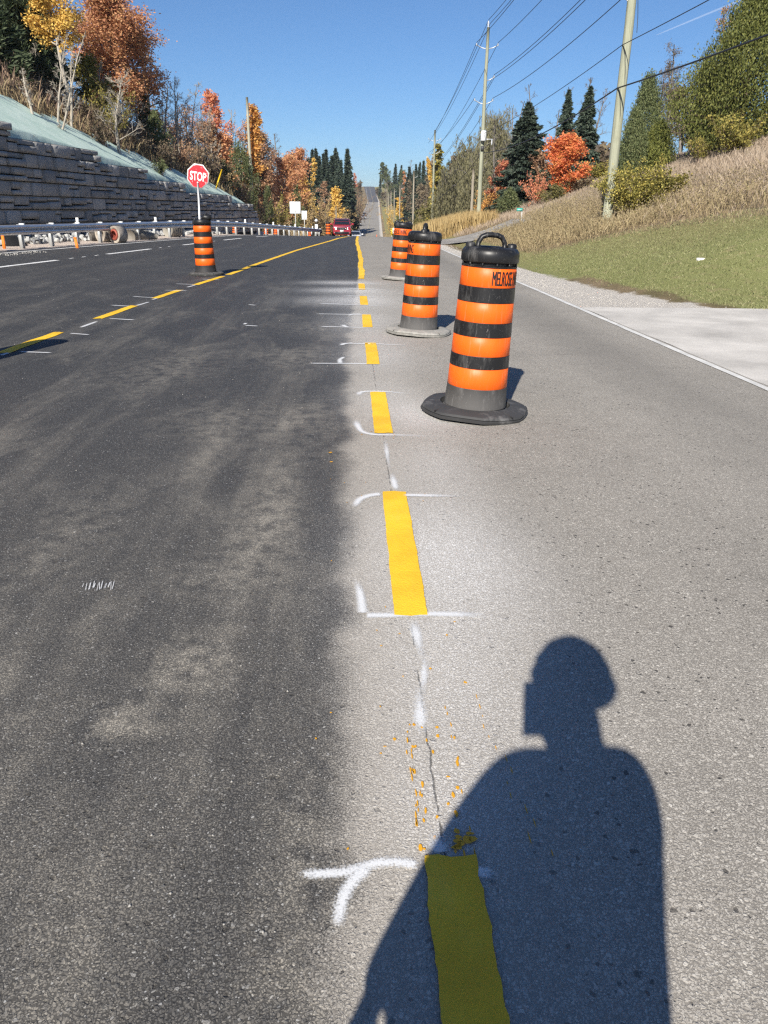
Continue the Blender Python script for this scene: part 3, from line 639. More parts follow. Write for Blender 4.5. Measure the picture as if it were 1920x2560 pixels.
# stones heaped at the foot of the wall
mb = MB(); r = np.random.default_rng(8)
def rock(mb, c, s):
    V, F = SV[r.integers(9)]; q = Matrix.Rotation(r.uniform(0, 6.28), 3, 'Z') @ Matrix.Rotation(r.uniform(-.9, .9), 3, 'X'); V = V * np.array((1, .8, .75)) * s * r.uniform(.7, 1.3, 3); mb.add(V @ np.array(q).T + np.array(c), F)
for i in range(620):
    y = 22 + 30 * r.random() ** 1.2; t = r.random(); x = float(Xw(y)) + .35 + 1.15 * t; h = (1 - t) * .42 * np.interp(y, [22, 36, 46, 52], [1.2, .8, .4, .2])
    if float(Xrail(y)) - x < .45: continue
    rock(mb, (x, y, float(T(x, y)) + h * r.uniform(.2, 1) + .05), r.uniform(.12, .26) * np.interp(y, [22, 50], [1.1, .75]))
tag(mb.build('rip_rap', simple('pale_rock', (.42, .42, .41), .95, .3, 4., bmp=.5, bscale=20.)), 'pale broken rip-rap stones heaped along the foot of the retaining wall', 'stones', kind='stuff')

# ================================================================== GUIDE RAIL
M_GALV, nt, p = newmat('galvanised_steel'); v = wpos(nt); n1 = noise(nt, v, 9., 6, .65)
pset(p, nt, mixc(nt, n1, (.50, .53, .56), (.70, .73, .76)), ramp(nt, n1, [(.3, .33), (.7, .48)]), .5, .85)
M_POST = simple('galvanised_post', (.56, .58, .58), .5, .12, 5., .35); M_BLOCK = simple('pale_plate', (.74, .74, .72), .6, .08)
M_BOLT = simple('dark_bolt', (.06, .06, .06), .5, .2)
rdir = nrm((.15, 1, 0)); R0 = np.array((float(Xrail(12)), 12., 0)); NP = 37; SP = 1.905
rail = thing('guide_rail', tuple(R0), 'long galvanised steel beam guide rail on posts curving in front of the wall', 'guide rail')
def rp(i): P = R0 + rdir * SP * i; P[2] = float(S(P[0], P[1])) - .02; return P
rn = np.array((rdir[1], -rdir[0], 0))
wprof = [(0.0, .155), (.018, .150), (.075, .112), (.083, .095), (.083, .062), (.075, .045), (.012, .018), (.0, .0), (.012, -.018), (.075, -.045), (.083, -.062), (.083, -.095), (.075, -.112), (.018, -.150), (0, -.155)]
def beam(i0, i1, off):
    n = 5; V = []
    for t in np.linspace(i0 - .06, i1 + .06, n):
        P = rp(t)
        for a, b in wprof: V.append(P - R0 + rn * (a + .165 + off) + np.array((0, 0, .60 + b)))
    k = len(wprof); q = (np.arange(n - 1)[:, None] * k + np.arange(k - 1)[None]).ravel()
    V = np.array(V); mb = MB().add(V, np.stack([q, q + 1, q + k + 1, q + k], 1)).add(V - rn * .004, np.stack([q, q + k, q + k + 1, q + 1], 1)); return mb
for n, i in enumerate(range(0, NP - 1, 2)):
    b = beam(i, i + 2, .004 * (n % 2)).build('rail_beam', M_GALV, rail); autosmooth(b, 60)
    if i > 4 and i < 30:
        for q in range(4):
            P = rp(i + .03) - R0 + rn * (.165 + .075) + rdir * (.10 * (q % 2) - .05) + np.array((0, 0, .60 + .08 * (1 if q < 2 else -1)))
            MB().lathe([(.016, -.012), (.016, .012)], 6).build('bolt', M_BOLT, b).matrix_local = Matrix.Translation(P) @ Matrix.Rotation(math.pi / 2, 4, Vector(rdir))
pm = MB().box((0, .068, .35), (.115, .010, .82)).box((0, -.068, .35), (.115, .010, .82)).box((0, 0, .35), (.007, .126, .818)).mesh('post', M_POST)
bm_ = MB().box((0, 0, 0), (.15, .11, .34)).mesh('offset_block', M_BLOCK)
rot = math.atan2(rdir[1], rdir[0]) - math.pi / 2
for i in range(NP):
    P = rp(i) - R0
    o = bpy.data.objects.new('post', pm); o.location = P; o.rotation_euler = (0, 0, rot); link(o, rail)
    o2 = bpy.data.objects.new('offset_block', bm_); o2.location = P + rn * .10 + np.array((0, 0, .625)); o2.rotation_euler = (0, 0, rot); link(o2, rail)
    if i % 4 == 2: MB().box((0, 0, 0), (.012, .11, .17), Matrix.Rotation(rot + math.pi / 2, 3, 'Z')).build('reflector_plate', M_BLOCK, rail, loc=tuple(P + rn * .1 + np.array((0, 0, .875))))
P = rp(NP - 1) - R0; MB().box((0, 0, .56), (.34, .10, .42), Matrix.Rotation(rot, 3, 'Z')).build('end_block', simple('dark_end', (.05, .05, .055), .6), rail, loc=tuple(P + rn * .17))

# ================================================================== BARRELS
def blackplastic(name, dust, amt):
    m, nt, p = newmat(name); v = opos(nt); n1 = noise(nt, scaled(nt, v, (1, 1, .35)), 9., 6, .7); n2 = noise(nt, scaled(nt, v, (6, 6, .6)), 7., 5, .75)
    scr = nd(nt, 'ShaderNodeTexNoise', {'Vector': scaled(nt, v, (2, 2, 1)), 'Scale': 14., 'Detail': 8., 'Roughness': .8, 'Distortion': 2.}).outputs[0]
    zz = nd(nt, 'ShaderNodeSeparateXYZ', {0: v}).outputs[2]
    low = maprange(nt, zz, .40, .0, 0., .5)
    f = mth(nt, 'ADD', mth(nt, 'MULTIPLY', maprange(nt, n1, .5, .75), .4), mth(nt, 'ADD', mth(nt, 'MULTIPLY', maprange(nt, n2, .58, .72), .35), mth(nt, 'MULTIPLY', maprange(nt, scr, .60, .66), .8)))
    f = mth(nt, 'MULTIPLY', mth(nt, 'ADD', f, low), amt, clamp=True)
    c = mixc(nt, f, (.012, .012, .013), dust); pset(p, nt, c, ramp(nt, f, [(0, .40), (.5, .8)]), .4); return m
M_BLK = [blackplastic('black_plastic', (.24, .23, .22), .8), blackplastic('scuffed_plastic', (.26, .25, .24), .8), blackplastic('clean_plastic', (.16, .15, .15), .4)]
M_RUB = [simple('rubber_base', (.045, .045, .046), .7, .35, 3., dirt=(.20, .195, .19), dirt_amt=.25), simple('dusty_rubber', (.24, .235, .215), .9, .2, 6., dirt=(.36, .345, .315), dirt_amt=.6), simple('worn_rubber', (.06, .06, .058), .8, .3, 8., dirt=(.22, .21, .2), dirt_amt=.4)]
def orange(name, k=1., fade=.15):
    m, nt, p = newmat(name); v = opos(nt); n1 = noise(nt, scaled(nt, v, (1, 1, .4)), 7., 5, .65); n2 = noise(nt, scaled(nt, v, (8, 8, .5)), 5., 5, .7)
    hx = nd(nt, 'ShaderNodeTexVoronoi', {'Vector': v, 'Scale': 90.}).outputs['Distance']
    c = mixc(nt, n1, (.86 * k, .105 * k, .006), (.92 * k, .155 * k, .012)); c = mixc(nt, mth(nt, 'MULTIPLY', maprange(nt, n2, .55, .78), fade * 2.2, clamp=True), c, (.80, .34, .20))
    sm = maprange(nt, noise(nt, v, 11., 6, .75, 1.), .68, .76); c = mixc(nt, mth(nt, 'MULTIPLY', sm, .55), c, (.35, .16, .09))
    pset(p, nt, c, .45, .35, normal=bump(nt, mth(nt, 'ADD', n1, mth(nt, 'MULTIPLY', hx, .05)), .12, .02)); return m
M_OR = [orange('orange_sheeting', 1., .26), orange('faded_orange_sheeting', .97, .42), orange('deep_orange_sheeting', .93, .05)]
M_INK = simple('black_lettering', (.012, .012, .012), .5, .1)
def brad(z): return .243 - (.243 - .206) * z / 1.119
BANDS = [(.982, 1.119), (.725, .871), (.476, .619), (.224, .380)]
def barrel(name, loc, label, tilt=(0, 0), a_text=None, style=0, spin=0., base_sides=8, handle=True, tan=1., band_group=None, lid_spin=0.):
    o = thing(name, loc, label, 'barrel', band_group, (tilt[0], tilt[1], spin))
    rub, blk, orr = M_RUB[style], M_BLK[style], M_OR[style]
    b = MB().lathe([(.39, 0), (.434, .004), (.440, .022), (.424, .028), (.434, .034), (.426, .050), (.402, .060), (.31, .074), (.282, .074), (.272, .02)], base_sides * 4, cap=False)
    V = np.concatenate(b.V); a = np.arctan2(V[:, 1], V[:, 0]); seg = 2 * math.pi / base_sides; k = np.cos(math.pi / base_sides) / np.cos((a % seg) - seg / 2)
    rr = np.hypot(V[:, 0], V[:, 1]); f = .5 + .5 * k; f = np.where(rr > .3, f, 1); V[:, 0] *= f; V[:, 1] *= f; V[:, 2] += np.where(rr > .33, .006 * np.sin(a * 3 + 1), 0); b.V = [V]
    bo = b.build('base', rub, o, True); autosmooth(bo, 40)
    for q in range(4):                                   # moulded ribs where the base segments meet
        an = q * math.pi / 2 + .6; c, s = math.cos(an), math.sin(an)
        MB().tube([(c * .30, s * .30, .066), (c * .36, s * .36, .061), (c * .43, s * .43, .047)], .006, 5).build('rib', rub, bo)
    pr = [(brad(0) + .016, .0), (brad(0) + .014, .045), (brad(0) + .002, .05), (brad(0) + .001, .062), (brad(0) + .006, .066), (brad(0) + .004, .10)]
    for z0, z1 in reversed(BANDS):
        pr += [(brad(z0) + .003, z0 - .013), (brad(z0) + .003, z0 - .004), (brad(z0) - .002, z0), (brad(z1) - .002, z1), (brad(z1) + .003, z1 + .004), (brad(z1) + .003, z1 + .012)]
    pr += [(.197, 1.137)]
    body = MB().lathe(pr, 56).build('body', blk, o, True); autosmooth(body, 50)
    for z0, z1 in BANDS:
        bd = MB().lathe([(brad(z0) - .001, z0 + .001), (brad(z0) + .0015, z0 + .003), (brad(z1) + .0015, z1 - .003), (brad(z1) - .001, z1 - .001)], 56, cap=False).build('band', orr, o, True)
        if z1 > 1 and a_text is not None:
            me = text_mesh('MELROSE PAVING', .150, 1., 0., .0); V = np.empty(len(me.vertices) * 3); me.vertices.foreach_get('co', V); V = V.reshape(-1, 3)
            w = V[:, 0].max(); ang = a_text + V[:, 0] / w * rad(92); zz = 1.001 + V[:, 1] * (.100 / V[:, 1].max()); R_ = brad(zz) + .0035
            fcs = [list(p_.vertices) for p_ in me.polygons]; bpy.data.meshes.remove(me); lt = MB()
            for da in (-.011, 0., .011): lt.add(np.stack([(R_ + da * .02) * np.sin(ang + da), -(R_ + da * .02) * np.cos(ang + da), zz], 1), fcs)      # bold strokes
            lt.build('lettering', M_INK, bd)
    lid = MB().lathe([(.189, 1.130), (.189, 1.150), (.212, 1.156), (.218, 1.166), (.218, 1.208), (.213, 1.234), (.197, 1.253), (.165, 1.262), (.10, 1.258), (.09, 1.250)], 48).build('lid', blk, o, True); autosmooth(lid, 45)
    lid.rotation_euler = (0, 0, lid_spin)
    for s in (-1, 1):
        kb = MB().lathe([(.040, 1.21), (.038, 1.274), (.031, 1.288), (.0, 1.291)], 12, c=(s * .160, 0, 0), cap=False).build('lug', blk, lid, True)
    for q in range(12):
        an = q * math.pi / 6; MB().box((.201 * math.cos(an), .201 * math.sin(an), 1.142), (.018, .012, .026), Matrix.Rotation(an, 3, 'Z')).build('rib', blk, lid)
    if handle:
        hp = [(-.105, 0, 1.247), (-.100, 0, 1.292), (-.078, 0, 1.328), (-.04, 0, 1.343), (0, 0, 1.345), (.04, 0, 1.343), (.078, 0, 1.328), (.100, 0, 1.292), (.105, 0, 1.247)]
        h = MB().tube(hp, .019, 8, ref=(0, 1, 0)); V = np.concatenate(h.V); V[:, 1] *= 1.25; h.V = [V]; h.build('handle', blk, lid, True)
    return o
SZ = lambda x, y: float(S(x, y))
tl = rad(2.7)
barrel('traffic_barrel', (.995, 5.88, SZ(.995, 5.88) + .010), 'nearest orange and black striped barrel, scuffed, with its full handle showing', (rad(.4), tl), rad(-2), 0, 0., 8, lid_spin=rad(6))
barrel('traffic_barrel', (.895, 10.05, SZ(.895, 10.05) + .010), 'orange and black striped barrel on a dusty pale base, second from the camera', (0, rad(2.6)), rad(-137), 1, 0., 8, lid_spin=rad(78))
barrel('traffic_barrel', (1.16, 18.4, SZ(1.16, 18.4) + .010), 'third striped barrel along the joint, partly hidden behind the dusty one', (0, rad(3.4)), rad(-72), 1, 0., 10, lid_spin=rad(10))
bs = barrel('traffic_barrel', (-3.52, 19.2, SZ(-3.52, 19.2) + .004), 'orange and black barrel carrying the stop sign beside the tapering yellow line', (0, rad(-.6)), None, 2, 0., 7, handle=False)
barrel('traffic_barrel', (-4.14, 7.45, SZ(-4.14, 7.45) + .004), 'striped barrel just outside the left edge, its shadow lying across a yellow dash', (0, 0), None, 0, 0., 8)
sb = MB()
r = np.random.default_rng(2)
bag = bpy.data.objects.new('rubble_bag', MB().lathe([(.02, 0), (.10, .01), (.125, .05), (.11, .10), (.05, .135), (.0, .14)], 14, cap=False).mesh('rubble_bag', simple('black_bag', (.015, .015, .016), .45, .3, 9., bmp=.6, bscale=25.), True))
for v_ in bag.data.vertices: v_.co += Vector(r.uniform(-.018, .018, 3))
bag.location = (-3.52 + .115, 19.2 - .03, SZ(-3.52, 19.2) + 1.243); link(bag); tag(bag, 'crumpled black bag lying on the lid of the stop sign barrel', 'bag')
for px_, dY, lab in ((586, 52.5, 'low orange striped barrel behind the guide rail, leftmost of those by the wall'), (664, 62.0, 'low orange striped barrel behind the guide rail beyond the end of the wall'), (688, 66.0, 'low orange striped barrel seen between rail posts below the white square sign'), (773.5, 79.5, 'low orange striped barrel behind the end of the guide rail')):
    Pq = at(px_, 560, dY); barrel('traffic_barrel', (Pq[0], dY, float(T(Pq[0], dY)) - .02), lab, (0, rad(3)), None, 0, .4, 8).scale = (.72, .72, .56)
Pq = at(820.5, 570, 76); barrel('traffic_barrel', (Pq[0], 76, SZ(Pq[0], 76)), 'orange and black striped barrel standing next to the red car', (0, 0), None, 2, .4, 8)

# ================================================================== STOP SIGN
M_RED, nt, p = newmat('stop_red'); v = opos(nt)
chip = maprange(nt, noise(nt, scaled(nt, v, (1, 1, .8)), 17., 6, .7, 1.2), .605, .64)
c = mixc(nt, noise(nt, v, 4., 4), (.56, .012, .022), (.66, .022, .034)); c = mixc(nt, chip, c, (.72, .66, .64)); pset(p, nt, c, .4, .5)
M_SIGNW = simple('sign_white', (.80, .79, .77), .45, .05); M_ALU = simple('sign_back', (.62, .64, .66), .45, .08, 3., .3)
Ps = np.array((-3.555, 19.14, SZ(-3.555, 19.2))); Rs = Matrix.Rotation(rad(-12), 4, 'Z')
stop = thing('stop_sign', (Ps[0] , Ps[1], Ps[2] + 1.2), 'chipped red octagonal stop sign on a thin pole stuck in a barrel', 'stop sign', rot=(0, 0, rad(-9)))
MB().tube([(-.015, 0, .0), (.005, 0, .50), (.010, 0, .86)], .021, 10).build('pole', simple('white_pole', (.74, .74, .76), .5, .06), stop, True)
def octagon(rr, y, ph=0): return [(rr * math.cos(a), y, rr * math.sin(a)) for a in (math.pi / 8 + i * math.pi / 4 + ph for i in range(8))]
face = bpy.data.objects.new('sign_face', None); 
fm = MB(); f_, b_ = octagon(.278, -.004), octagon(.278, .004); fm.add(f_ + b_, [list(range(8)), list(range(8, 16))[::-1]] + [[i, 8 + i, 8 + (i + 1) % 8, (i + 1) % 8] for i in range(8)])
fo = fm.build('sign_face', M_SIGNW, stop, loc=(.02, .035, 1.0)); fo.rotation_euler = (0, rad(8), 0)
MB().add(octagon(.254, -.0075), [list(range(8))]).build('red_field', M_RED, fo)
me = text_mesh('STOP', .33, .72, 0., .008, 'CENTER'); V = np.empty(len(me.vertices) * 3); me.vertices.foreach_get('co', V); V = V.reshape(-1, 3); V[:, 1] -= V[:, 1].max() / 2
k = .385 / np.ptp(V[:, 0]); V[:, 0] *= k; V[:, 1] *= .195 / np.ptp(V[:, 1])
me.vertices.foreach_set('co', np.stack([V[:, 0], np.full(len(V), -.011), V[:, 1]], 1).ravel()); me.materials.append(M_SIGNW); me.update(); link(bpy.data.objects.new('lettering', me), fo)
MB().lathe([(.022, -.03), (.022, .0)], 10).build('bolt', M_ALU, stop, loc=(.010, -.004, .86)).rotation_euler = (math.pi / 2, 0, 0)

# ================================================================== POLES AND WIRES
def polemat(name, a, b):
    m, nt, p = newmat(name); v = opos(nt); f = noise(nt, scaled(nt, v, (9, 9, .25)), 3., 6, .7); k = noise(nt, v, 1.2, 4, .6)
    c = mixc(nt, maprange(nt, f, .3, .7), a, b); c = mixc(nt, mth(nt, 'MULTIPLY', maprange(nt, k, .5, .7), .3), c, tuple(q * .7 for q in a))
    dk = maprange(nt, noise(nt, scaled(nt, v, (14, 14, 3)), 4., 3, .6), .72, .76); c = mixc(nt, dk, c, (.05, .045, .035))
    pset(p, nt, c, .85, .2, normal=bump(nt, f, .5, .03)); return m
M_POLE = polemat('green_weathered_pole', (.24, .25, .18), (.38, .385, .29)); M_POLEB = polemat('brown_weathered_pole', (.24, .21, .16), (.38, .34, .27)); M_WIRE = simple('black_wire', (.025, .027, .032), .5, .1)
M_INS = simple('grey_insulator', (.45, .47, .50), .3, .1); M_TANK = simple('grey_box', (.60, .62, .62), .4, .08)
def util_pole(X, Y, ztop, r0, r1, label, mat=M_POLE, arms=(), extras=True, zb=None):
    zb = float(T(X, Y)) - .05 if zb is None else zb; H = ztop - zb
    o = thing('utility_pole', (X, Y, zb), label, 'utility pole', 'utility poles along the road')
    n = 9; pts = [(.012 * math.sin(k * 1.9), .01 * math.cos(k * 1.3), H * k / (n - 1)) for k in range(n)]
    MB().tube(pts, np.linspace(r0, r1, n), 14).build('shaft', mat, o, True)
    for z, side, l in arms:
        zz = z - zb; a = MB()
        a.tube([(side * r1, 0, zz - .28), (side * l * .5, 0, zz - .22), (side * l, 0, zz - .06)], .03, 6); ar = a.build('bracket_arm', M_ALU, o, True)
        MB().lathe([(.03, 0), (.055, .02), (.03, .05), (.055, .07), (.03, .1), (.05, .12), (.02, .16)], 10, c=(side * l, 0, zz - .10)).build('insulator', M_INS, ar, True)
    return o
MAIN = (9.75, 30.0); MID = (9.66, 60.0); P3 = (10.3, 100.0)
up1 = util_pole(*MAIN, 13.9, .185, .13, 'thick weathered pole with yellow shrub at its foot on the right bank', arms=((12.4, -1, .7), (12.4, 1, .7), (10.4, 1, .6), (8.9, 1, .6), (8.55, -1, .45)))
up2 = util_pole(*MID, 13.3, .165, .10, 'tall pole with four bracket arms and a grey box beyond the cattails', arms=((12.3, -1, .75), (12.3, 1, .75), (10.35, 1, .6), (8.9, -1, .7), (8.9, 1, .6)))
zb = up2.location.z; MB().lathe([(.06, 13.25), (.075, 13.3), (.05, 13.4), (.07, 13.45), (.05, 13.55), (.06, 13.6), (.02, 13.7)], 10, c=(0, 0, -zb)).build('top_insulator', M_INS, up2, True)
b = MB().lathe([(.05, 0), (.19, .02), (.2, .06), (.2, .62), (.17, .68), (.05, .70)], 16, c=(.02, -.3, 6.2 - zb)).build('transformer_tank', M_TANK, up2, True)
MB().box((.4, -.1, 6.35 - zb), (.7, .05, .05)).build('cross_bar', M_ALU, up2); MB().lathe([(.035, -.3), (.05, -.2), (.035, .1)], 8, c=(.68, -.1, 6.25 - zb)).build('cutout_fuse', M_INS, up2, True)
MB().box((0, -.18, 5.75 - zb), (.22, .14, .3)).build('clamp_box', simple('dark_fitting', (.06, .06, .06), .5), up2)
up3 = util_pole(*P3, 10.5, .16, .10, 'pole standing in front of the narrow yellow poplar', arms=((9.6, -1, .75), (9.6, 1, .75), (8.2, 1, .6), (8.0, -1, .6)))
FARP = [(1035, 428, 150, 'grey-brown pole among the dark conifers, first beyond the yellow poplar'), (1000, 461, 205, 'slim far pole beside the orange tree on the right bank'), (986, 470, 255, 'slim far pole left of the orange tree above the yellow shrub'),
        (978, 476, 300, 'far pole third from the far road edge'), (972, 479, 345, 'far pole second from the far road edge'), (968, 468, 400, 'tallest of the slim poles nearest the far road'), (965, 450, 560, 'short far pole on the grassy bank of the far hill'), (954.5, 436, 680, 'farthest pole high on the far hill right of the road')]
far_ps = []
for px, py, Y, lab in FARP:
    P = at(px, py, Y); far_ps.append((P[0], Y, P[2])); util_pole(P[0], Y, P[2], .16 + Y * .0001, .12 + Y * .0001, lab, M_POLEB, arms=((P[2] - .8, 1, .7),) if Y < 260 else ())
P = at(1184, 422, 63); util_pole(P[0], 63, P[2], .12, .10, 'short brown pole left of the tall pole with the grey box', M_POLEB)
P = at(617, 243, 85); util_pole(P[0], 85, P[2], .18, .12, 'lone bare pole above the far end of the retaining wall', polemat('pale_pole', (.30, .29, .22), (.46, .45, .36)))
P = at(840, 515, 128); util_pole(P[0], 128, P[2], .12, .1, 'thin pole in front of the small yellow tree left of the road', M_POLEB)
WL = []
def wire(a, b, sag, label, rr=.017):
    n = 22; t = np.linspace(0, 1, n); a, b = np.array(a, float), np.array(b, float)
    pts = a + (b - a) * t[:, None]; pts[:, 2] -= sag * 4 * t * (1 - t); o = MB().tube(pts - a, rr, 5).build('overhead_wire', M_WIRE); o.location = a
    tag(o, label, 'wire', 'overhead wires between the poles')
lv = [(0, 13.75, 'topmost wire'), (.13, 13.55, 'wire just under the topmost one'), (-.75, 12.4, 'wire on the left upper bracket'), (.75, 12.4, 'wire on the right upper bracket'), (.6, 10.45, 'upper close wire on the middle bracket'), (.6, 10.25, 'lower close wire on the middle bracket'), (.6, 9.0, 'wire on the lower right bracket')]
for dx, z, nm in lv:
    wire((MID[0] + dx, MID[1], z), (MAIN[0] + dx, MAIN[1], z + .15), .35, nm + ' from the grey box pole towards the camera')
    wire((P3[0] + dx, P3[1], z - 3.3), (MID[0] + dx, MID[1], z), .45, nm + ' running on beyond the grey box pole')
    wire((MAIN[0] + dx, MAIN[1], z + .15), (MAIN[0] + dx + .2, -14, z), .5, nm + ' leaving the thick near pole to the right')
wire((MID[0] - .7, MID[1], 9.0), (P3[0] - .6, P3[1], 8.1), .4, 'wire on the lower left bracket of the tall pole with the grey box')
for a, b, s, lab in (((MID[0], MID[1] - .1, 6.7), (MAIN[0] - .16, MAIN[1], 6.95), .25, 'thin wire meeting the thick near pole, upper of two'), ((MAIN[0] - .16, MAIN[1], 6.95), (9.9, -14, 7.3), .4, 'upper thin wire running right from the thick near pole'), ((P3[0], P3[1], 3.6), (MID[0], MID[1], 6.7), .5, 'thin wire leaving the grey box towards the poplar pole')):
    wire(a, b, s, lab, .014)
for a, b, s, lab in (((MID[0] + .1, MID[1] - .1, 5.45), (MAIN[0] - .17, MAIN[1], 5.62), .45, 'thick black cable below the thin wire on the thick near pole'), ((MAIN[0] - .17, MAIN[1], 5.62), (9.9, -14, 5.9), .5, 'thick black cable running right in front of the big cedar'), ((P3[0], P3[1], 2.6), (MID[0], MID[1], 5.45), .5, 'thick black cable going on behind the willow')):
    wire(a, b, s, lab, .026)
for k in range(len(far_ps) - 1):
    wire((far_ps[k][0] + .5, far_ps[k][1], far_ps[k][2] - .3), (far_ps[k + 1][0] + .5, far_ps[k + 1][1], far_ps[k + 1][2] - .3), .6, 'far overhead wire on span %s of the slim poles' % ['one', 'two', 'three', 'four', 'five', 'six', 'seven'][k], .02)
wire((P3[0] + .5, P3[1], 9.6), (far_ps[0][0] + .5, 150, far_ps[0][2] - .3), .6, 'overhead wire from the poplar pole down to the first far pole', .018)
for kx, zz in ((-.10, 6.9), (-.10, 5.55), (.12, 8.6)):      # ground leads curling down the near pole
    b0 = up1.location.z; pts = [(kx - .05, -.12, zz - b0), (kx + .02, -.19, zz - b0 - .25), (kx + .10, -.17, zz - b0 - .8), (kx + .14, -.15, zz - b0 - 1.3)]
    MB().tube(pts, .012, 5).build('ground_lead', M_WIRE, up1)

# ================================================================== SIGNS, STAKES, PIPES
M_GALP = simple('sign_post', (.5, .5, .48), .5, .1)
def back_sign(px0, px1, py0, py1, pyb, Y, label):
    a, b = at(px0, py0, Y), at(px1, py1, Y); X = (a[0] + b[0]) / 2; zg = float(S(X, Y)) - .1; zg = min(zg, at((px0 + px1) / 2, pyb, Y)[2])
    o = thing('road_sign', (X, Y, zg), label, 'road sign'); W, H, zc = b[0] - a[0], a[2] - b[2], (a[2] + b[2]) / 2 - zg
    pl = MB().box((0, 0, zc), (W, .012, H)).build('sign_plate', simple('sign_back_white', (.70, .74, .78), .5, .05), o); bevel_mesh(pl, .004, 1)
    MB().box((0, -.03, zc * .5 + H * .25), (.06, .045, zc + H * .5)).build('post', M_GALP, o)
    for s in (-.3, .3): MB().box((0, -.055, zc + s * H), (.09, .012, .03)).build('clamp', M_ALU, o)
    return o
back_sign(724, 751.5, 504, 534, 575, 72, 'larger square sign seen from its blank white back beyond the wall')
back_sign(754, 767.5, 527, 549, 580, 80, 'smaller blank-backed sign on a post right of the larger one')
P = at(790.5, 546, 80); zg = float(S(P[0], 80)); o = thing('road_marker', (P[0], 80, zg), 'white marker post with a diamond top at the guide rail end', 'road marker')
MB().box((0, 0, .7), (.30, .03, .95)).build('marker_plate', M_SIGNW, o); MB().box((0, .03, .6), (.06, .05, 1.2)).build('post', M_GALP, o); MB().box((0, 0, P[2] - zg - .2), (.28, .03, .28), Matrix.Rotation(math.pi / 4, 3, 'Y')).build('diamond', M_ALU, o)
P = hit(1303, 556, T); o = thing('house_number_sign', tuple(P), 'little green house number sign on a post in the tall grass', 'sign')
MB().box((0, 0, .3), (.05, .03, .72)).build('post', M_GALP, o); pl = MB().box((-.14, -.02, .66), (.34, .012, .17)).build('sign_plate', simple('sign_green', (.03, .34, .27), .4, .08), o)
MB().box((-.14, -.028, .66), (.26, .004, .06)).build('number_strip', simple('pale_teal', (.30, .55, .50), .5), pl)
# speed sign and yellow hazard plate down the hill on the right
P = at(986, 577, 112); zg = float(T(P[0], 112)); o = thing('speed_sign', (P[0], 112, zg), 'white speed sign reading 60 beside the third barrel', 'road sign')
pl = MB().box((0, 0, P[2] - zg), (.5, .015, .72)).build('sign_plate', M_SIGNW, o); MB().box((0, .03, (P[2] - zg) / 2), (.07, .05, P[2] - zg)).build('post', M_GALP, o)
me = text_mesh('60', .36, 1., 0, .012, 'CENTER'); V = np.empty(len(me.vertices) * 3); me.vertices.foreach_get('co', V); V = V.reshape(-1, 3); me.vertices.foreach_set('co', np.stack([V[:, 0], np.full(len(V), -.014), V[:, 1] + P[2] - zg - .13], 1).ravel()); me.materials.append(M_INK); link(bpy.data.objects.new('lettering', me), pl)
P = at(979.5, 580, 118); zg = float(T(P[0], 118)); o = thing('hazard_marker', (P[0], 118, zg), 'yellow and black hazard plate left of the white speed sign', 'road marker')
pl = MB().box((0, 0, P[2] - zg), (.36, .015, .95)).build('marker_plate', simple('hazard_yellow', (.75, .5, .02), .5), o); MB().box((0, .03, (P[2] - zg) / 2), (.06, .05, max(.2, P[2] - zg))).build('post', M_GALP, o)
for k in range(3): MB().box((0, -.011, P[2] - zg - .3 + k * .3), (.36, .003, .09), Matrix.Rotation(rad(25), 3, 'Y')).build('stripe', M_INK, pl)
# yellow guy guard on the slope
a, b = hit(538, 472, T), None; a = a if a[1] < 75 else at(538, 470, 66); zg = float(T(a[0], a[1])); b = at(555, 423, a[1])
o = MB().tube([(0, 0, -.1), (b[0] - a[0], 0, b[2] - zg)], .05, 10).build('guy_guard', simple('guard_yellow', (.80, .52, .02), .45, .08), None, True); o.location = (a[0], a[1], zg); tag(o, 'leaning bright yellow guy wire guard on the slope right of the stop sign', 'guy guard')
M_STAKE = simple('orange_stake', (.80, .20, .02), .6, .15)
for px, pyt, pyb, ln, lab in ((193, 583, 605, -.05, 'leaning orange survey stake behind the guide rail'), (11, 598, 622, .01, 'upright orange survey stake at the left edge by the black mound')):
    P = at(px, pyb, 30.0); y = 28.2 if px > 100 else 26.6; P = at(px, pyb, y); zg = float(T(P[0], y)); o = thing('survey_stake', (P[0], y, zg), lab, 'stake')
    MB().add([(-.045, -.02, -.1), (.045, -.02, -.1), (.045 + ln, -.02, .42), (-.045 + ln, -.02, .42), (-.045, .02, -.1), (.045, .02, -.1), (.045 + ln, .02, .42), (-.045 + ln, .02, .42)], np.array([(0, 1, 2, 3), (5, 4, 7, 6), (4, 0, 3, 7), (1, 5, 6, 2), (3, 2, 6, 7), (1, 0, 4, 5)])).build('stake_shaft', M_STAKE, o)
    MB().box((ln, 0, .44), (.10, .05, .04)).build('flagging', M_STAKE, o)
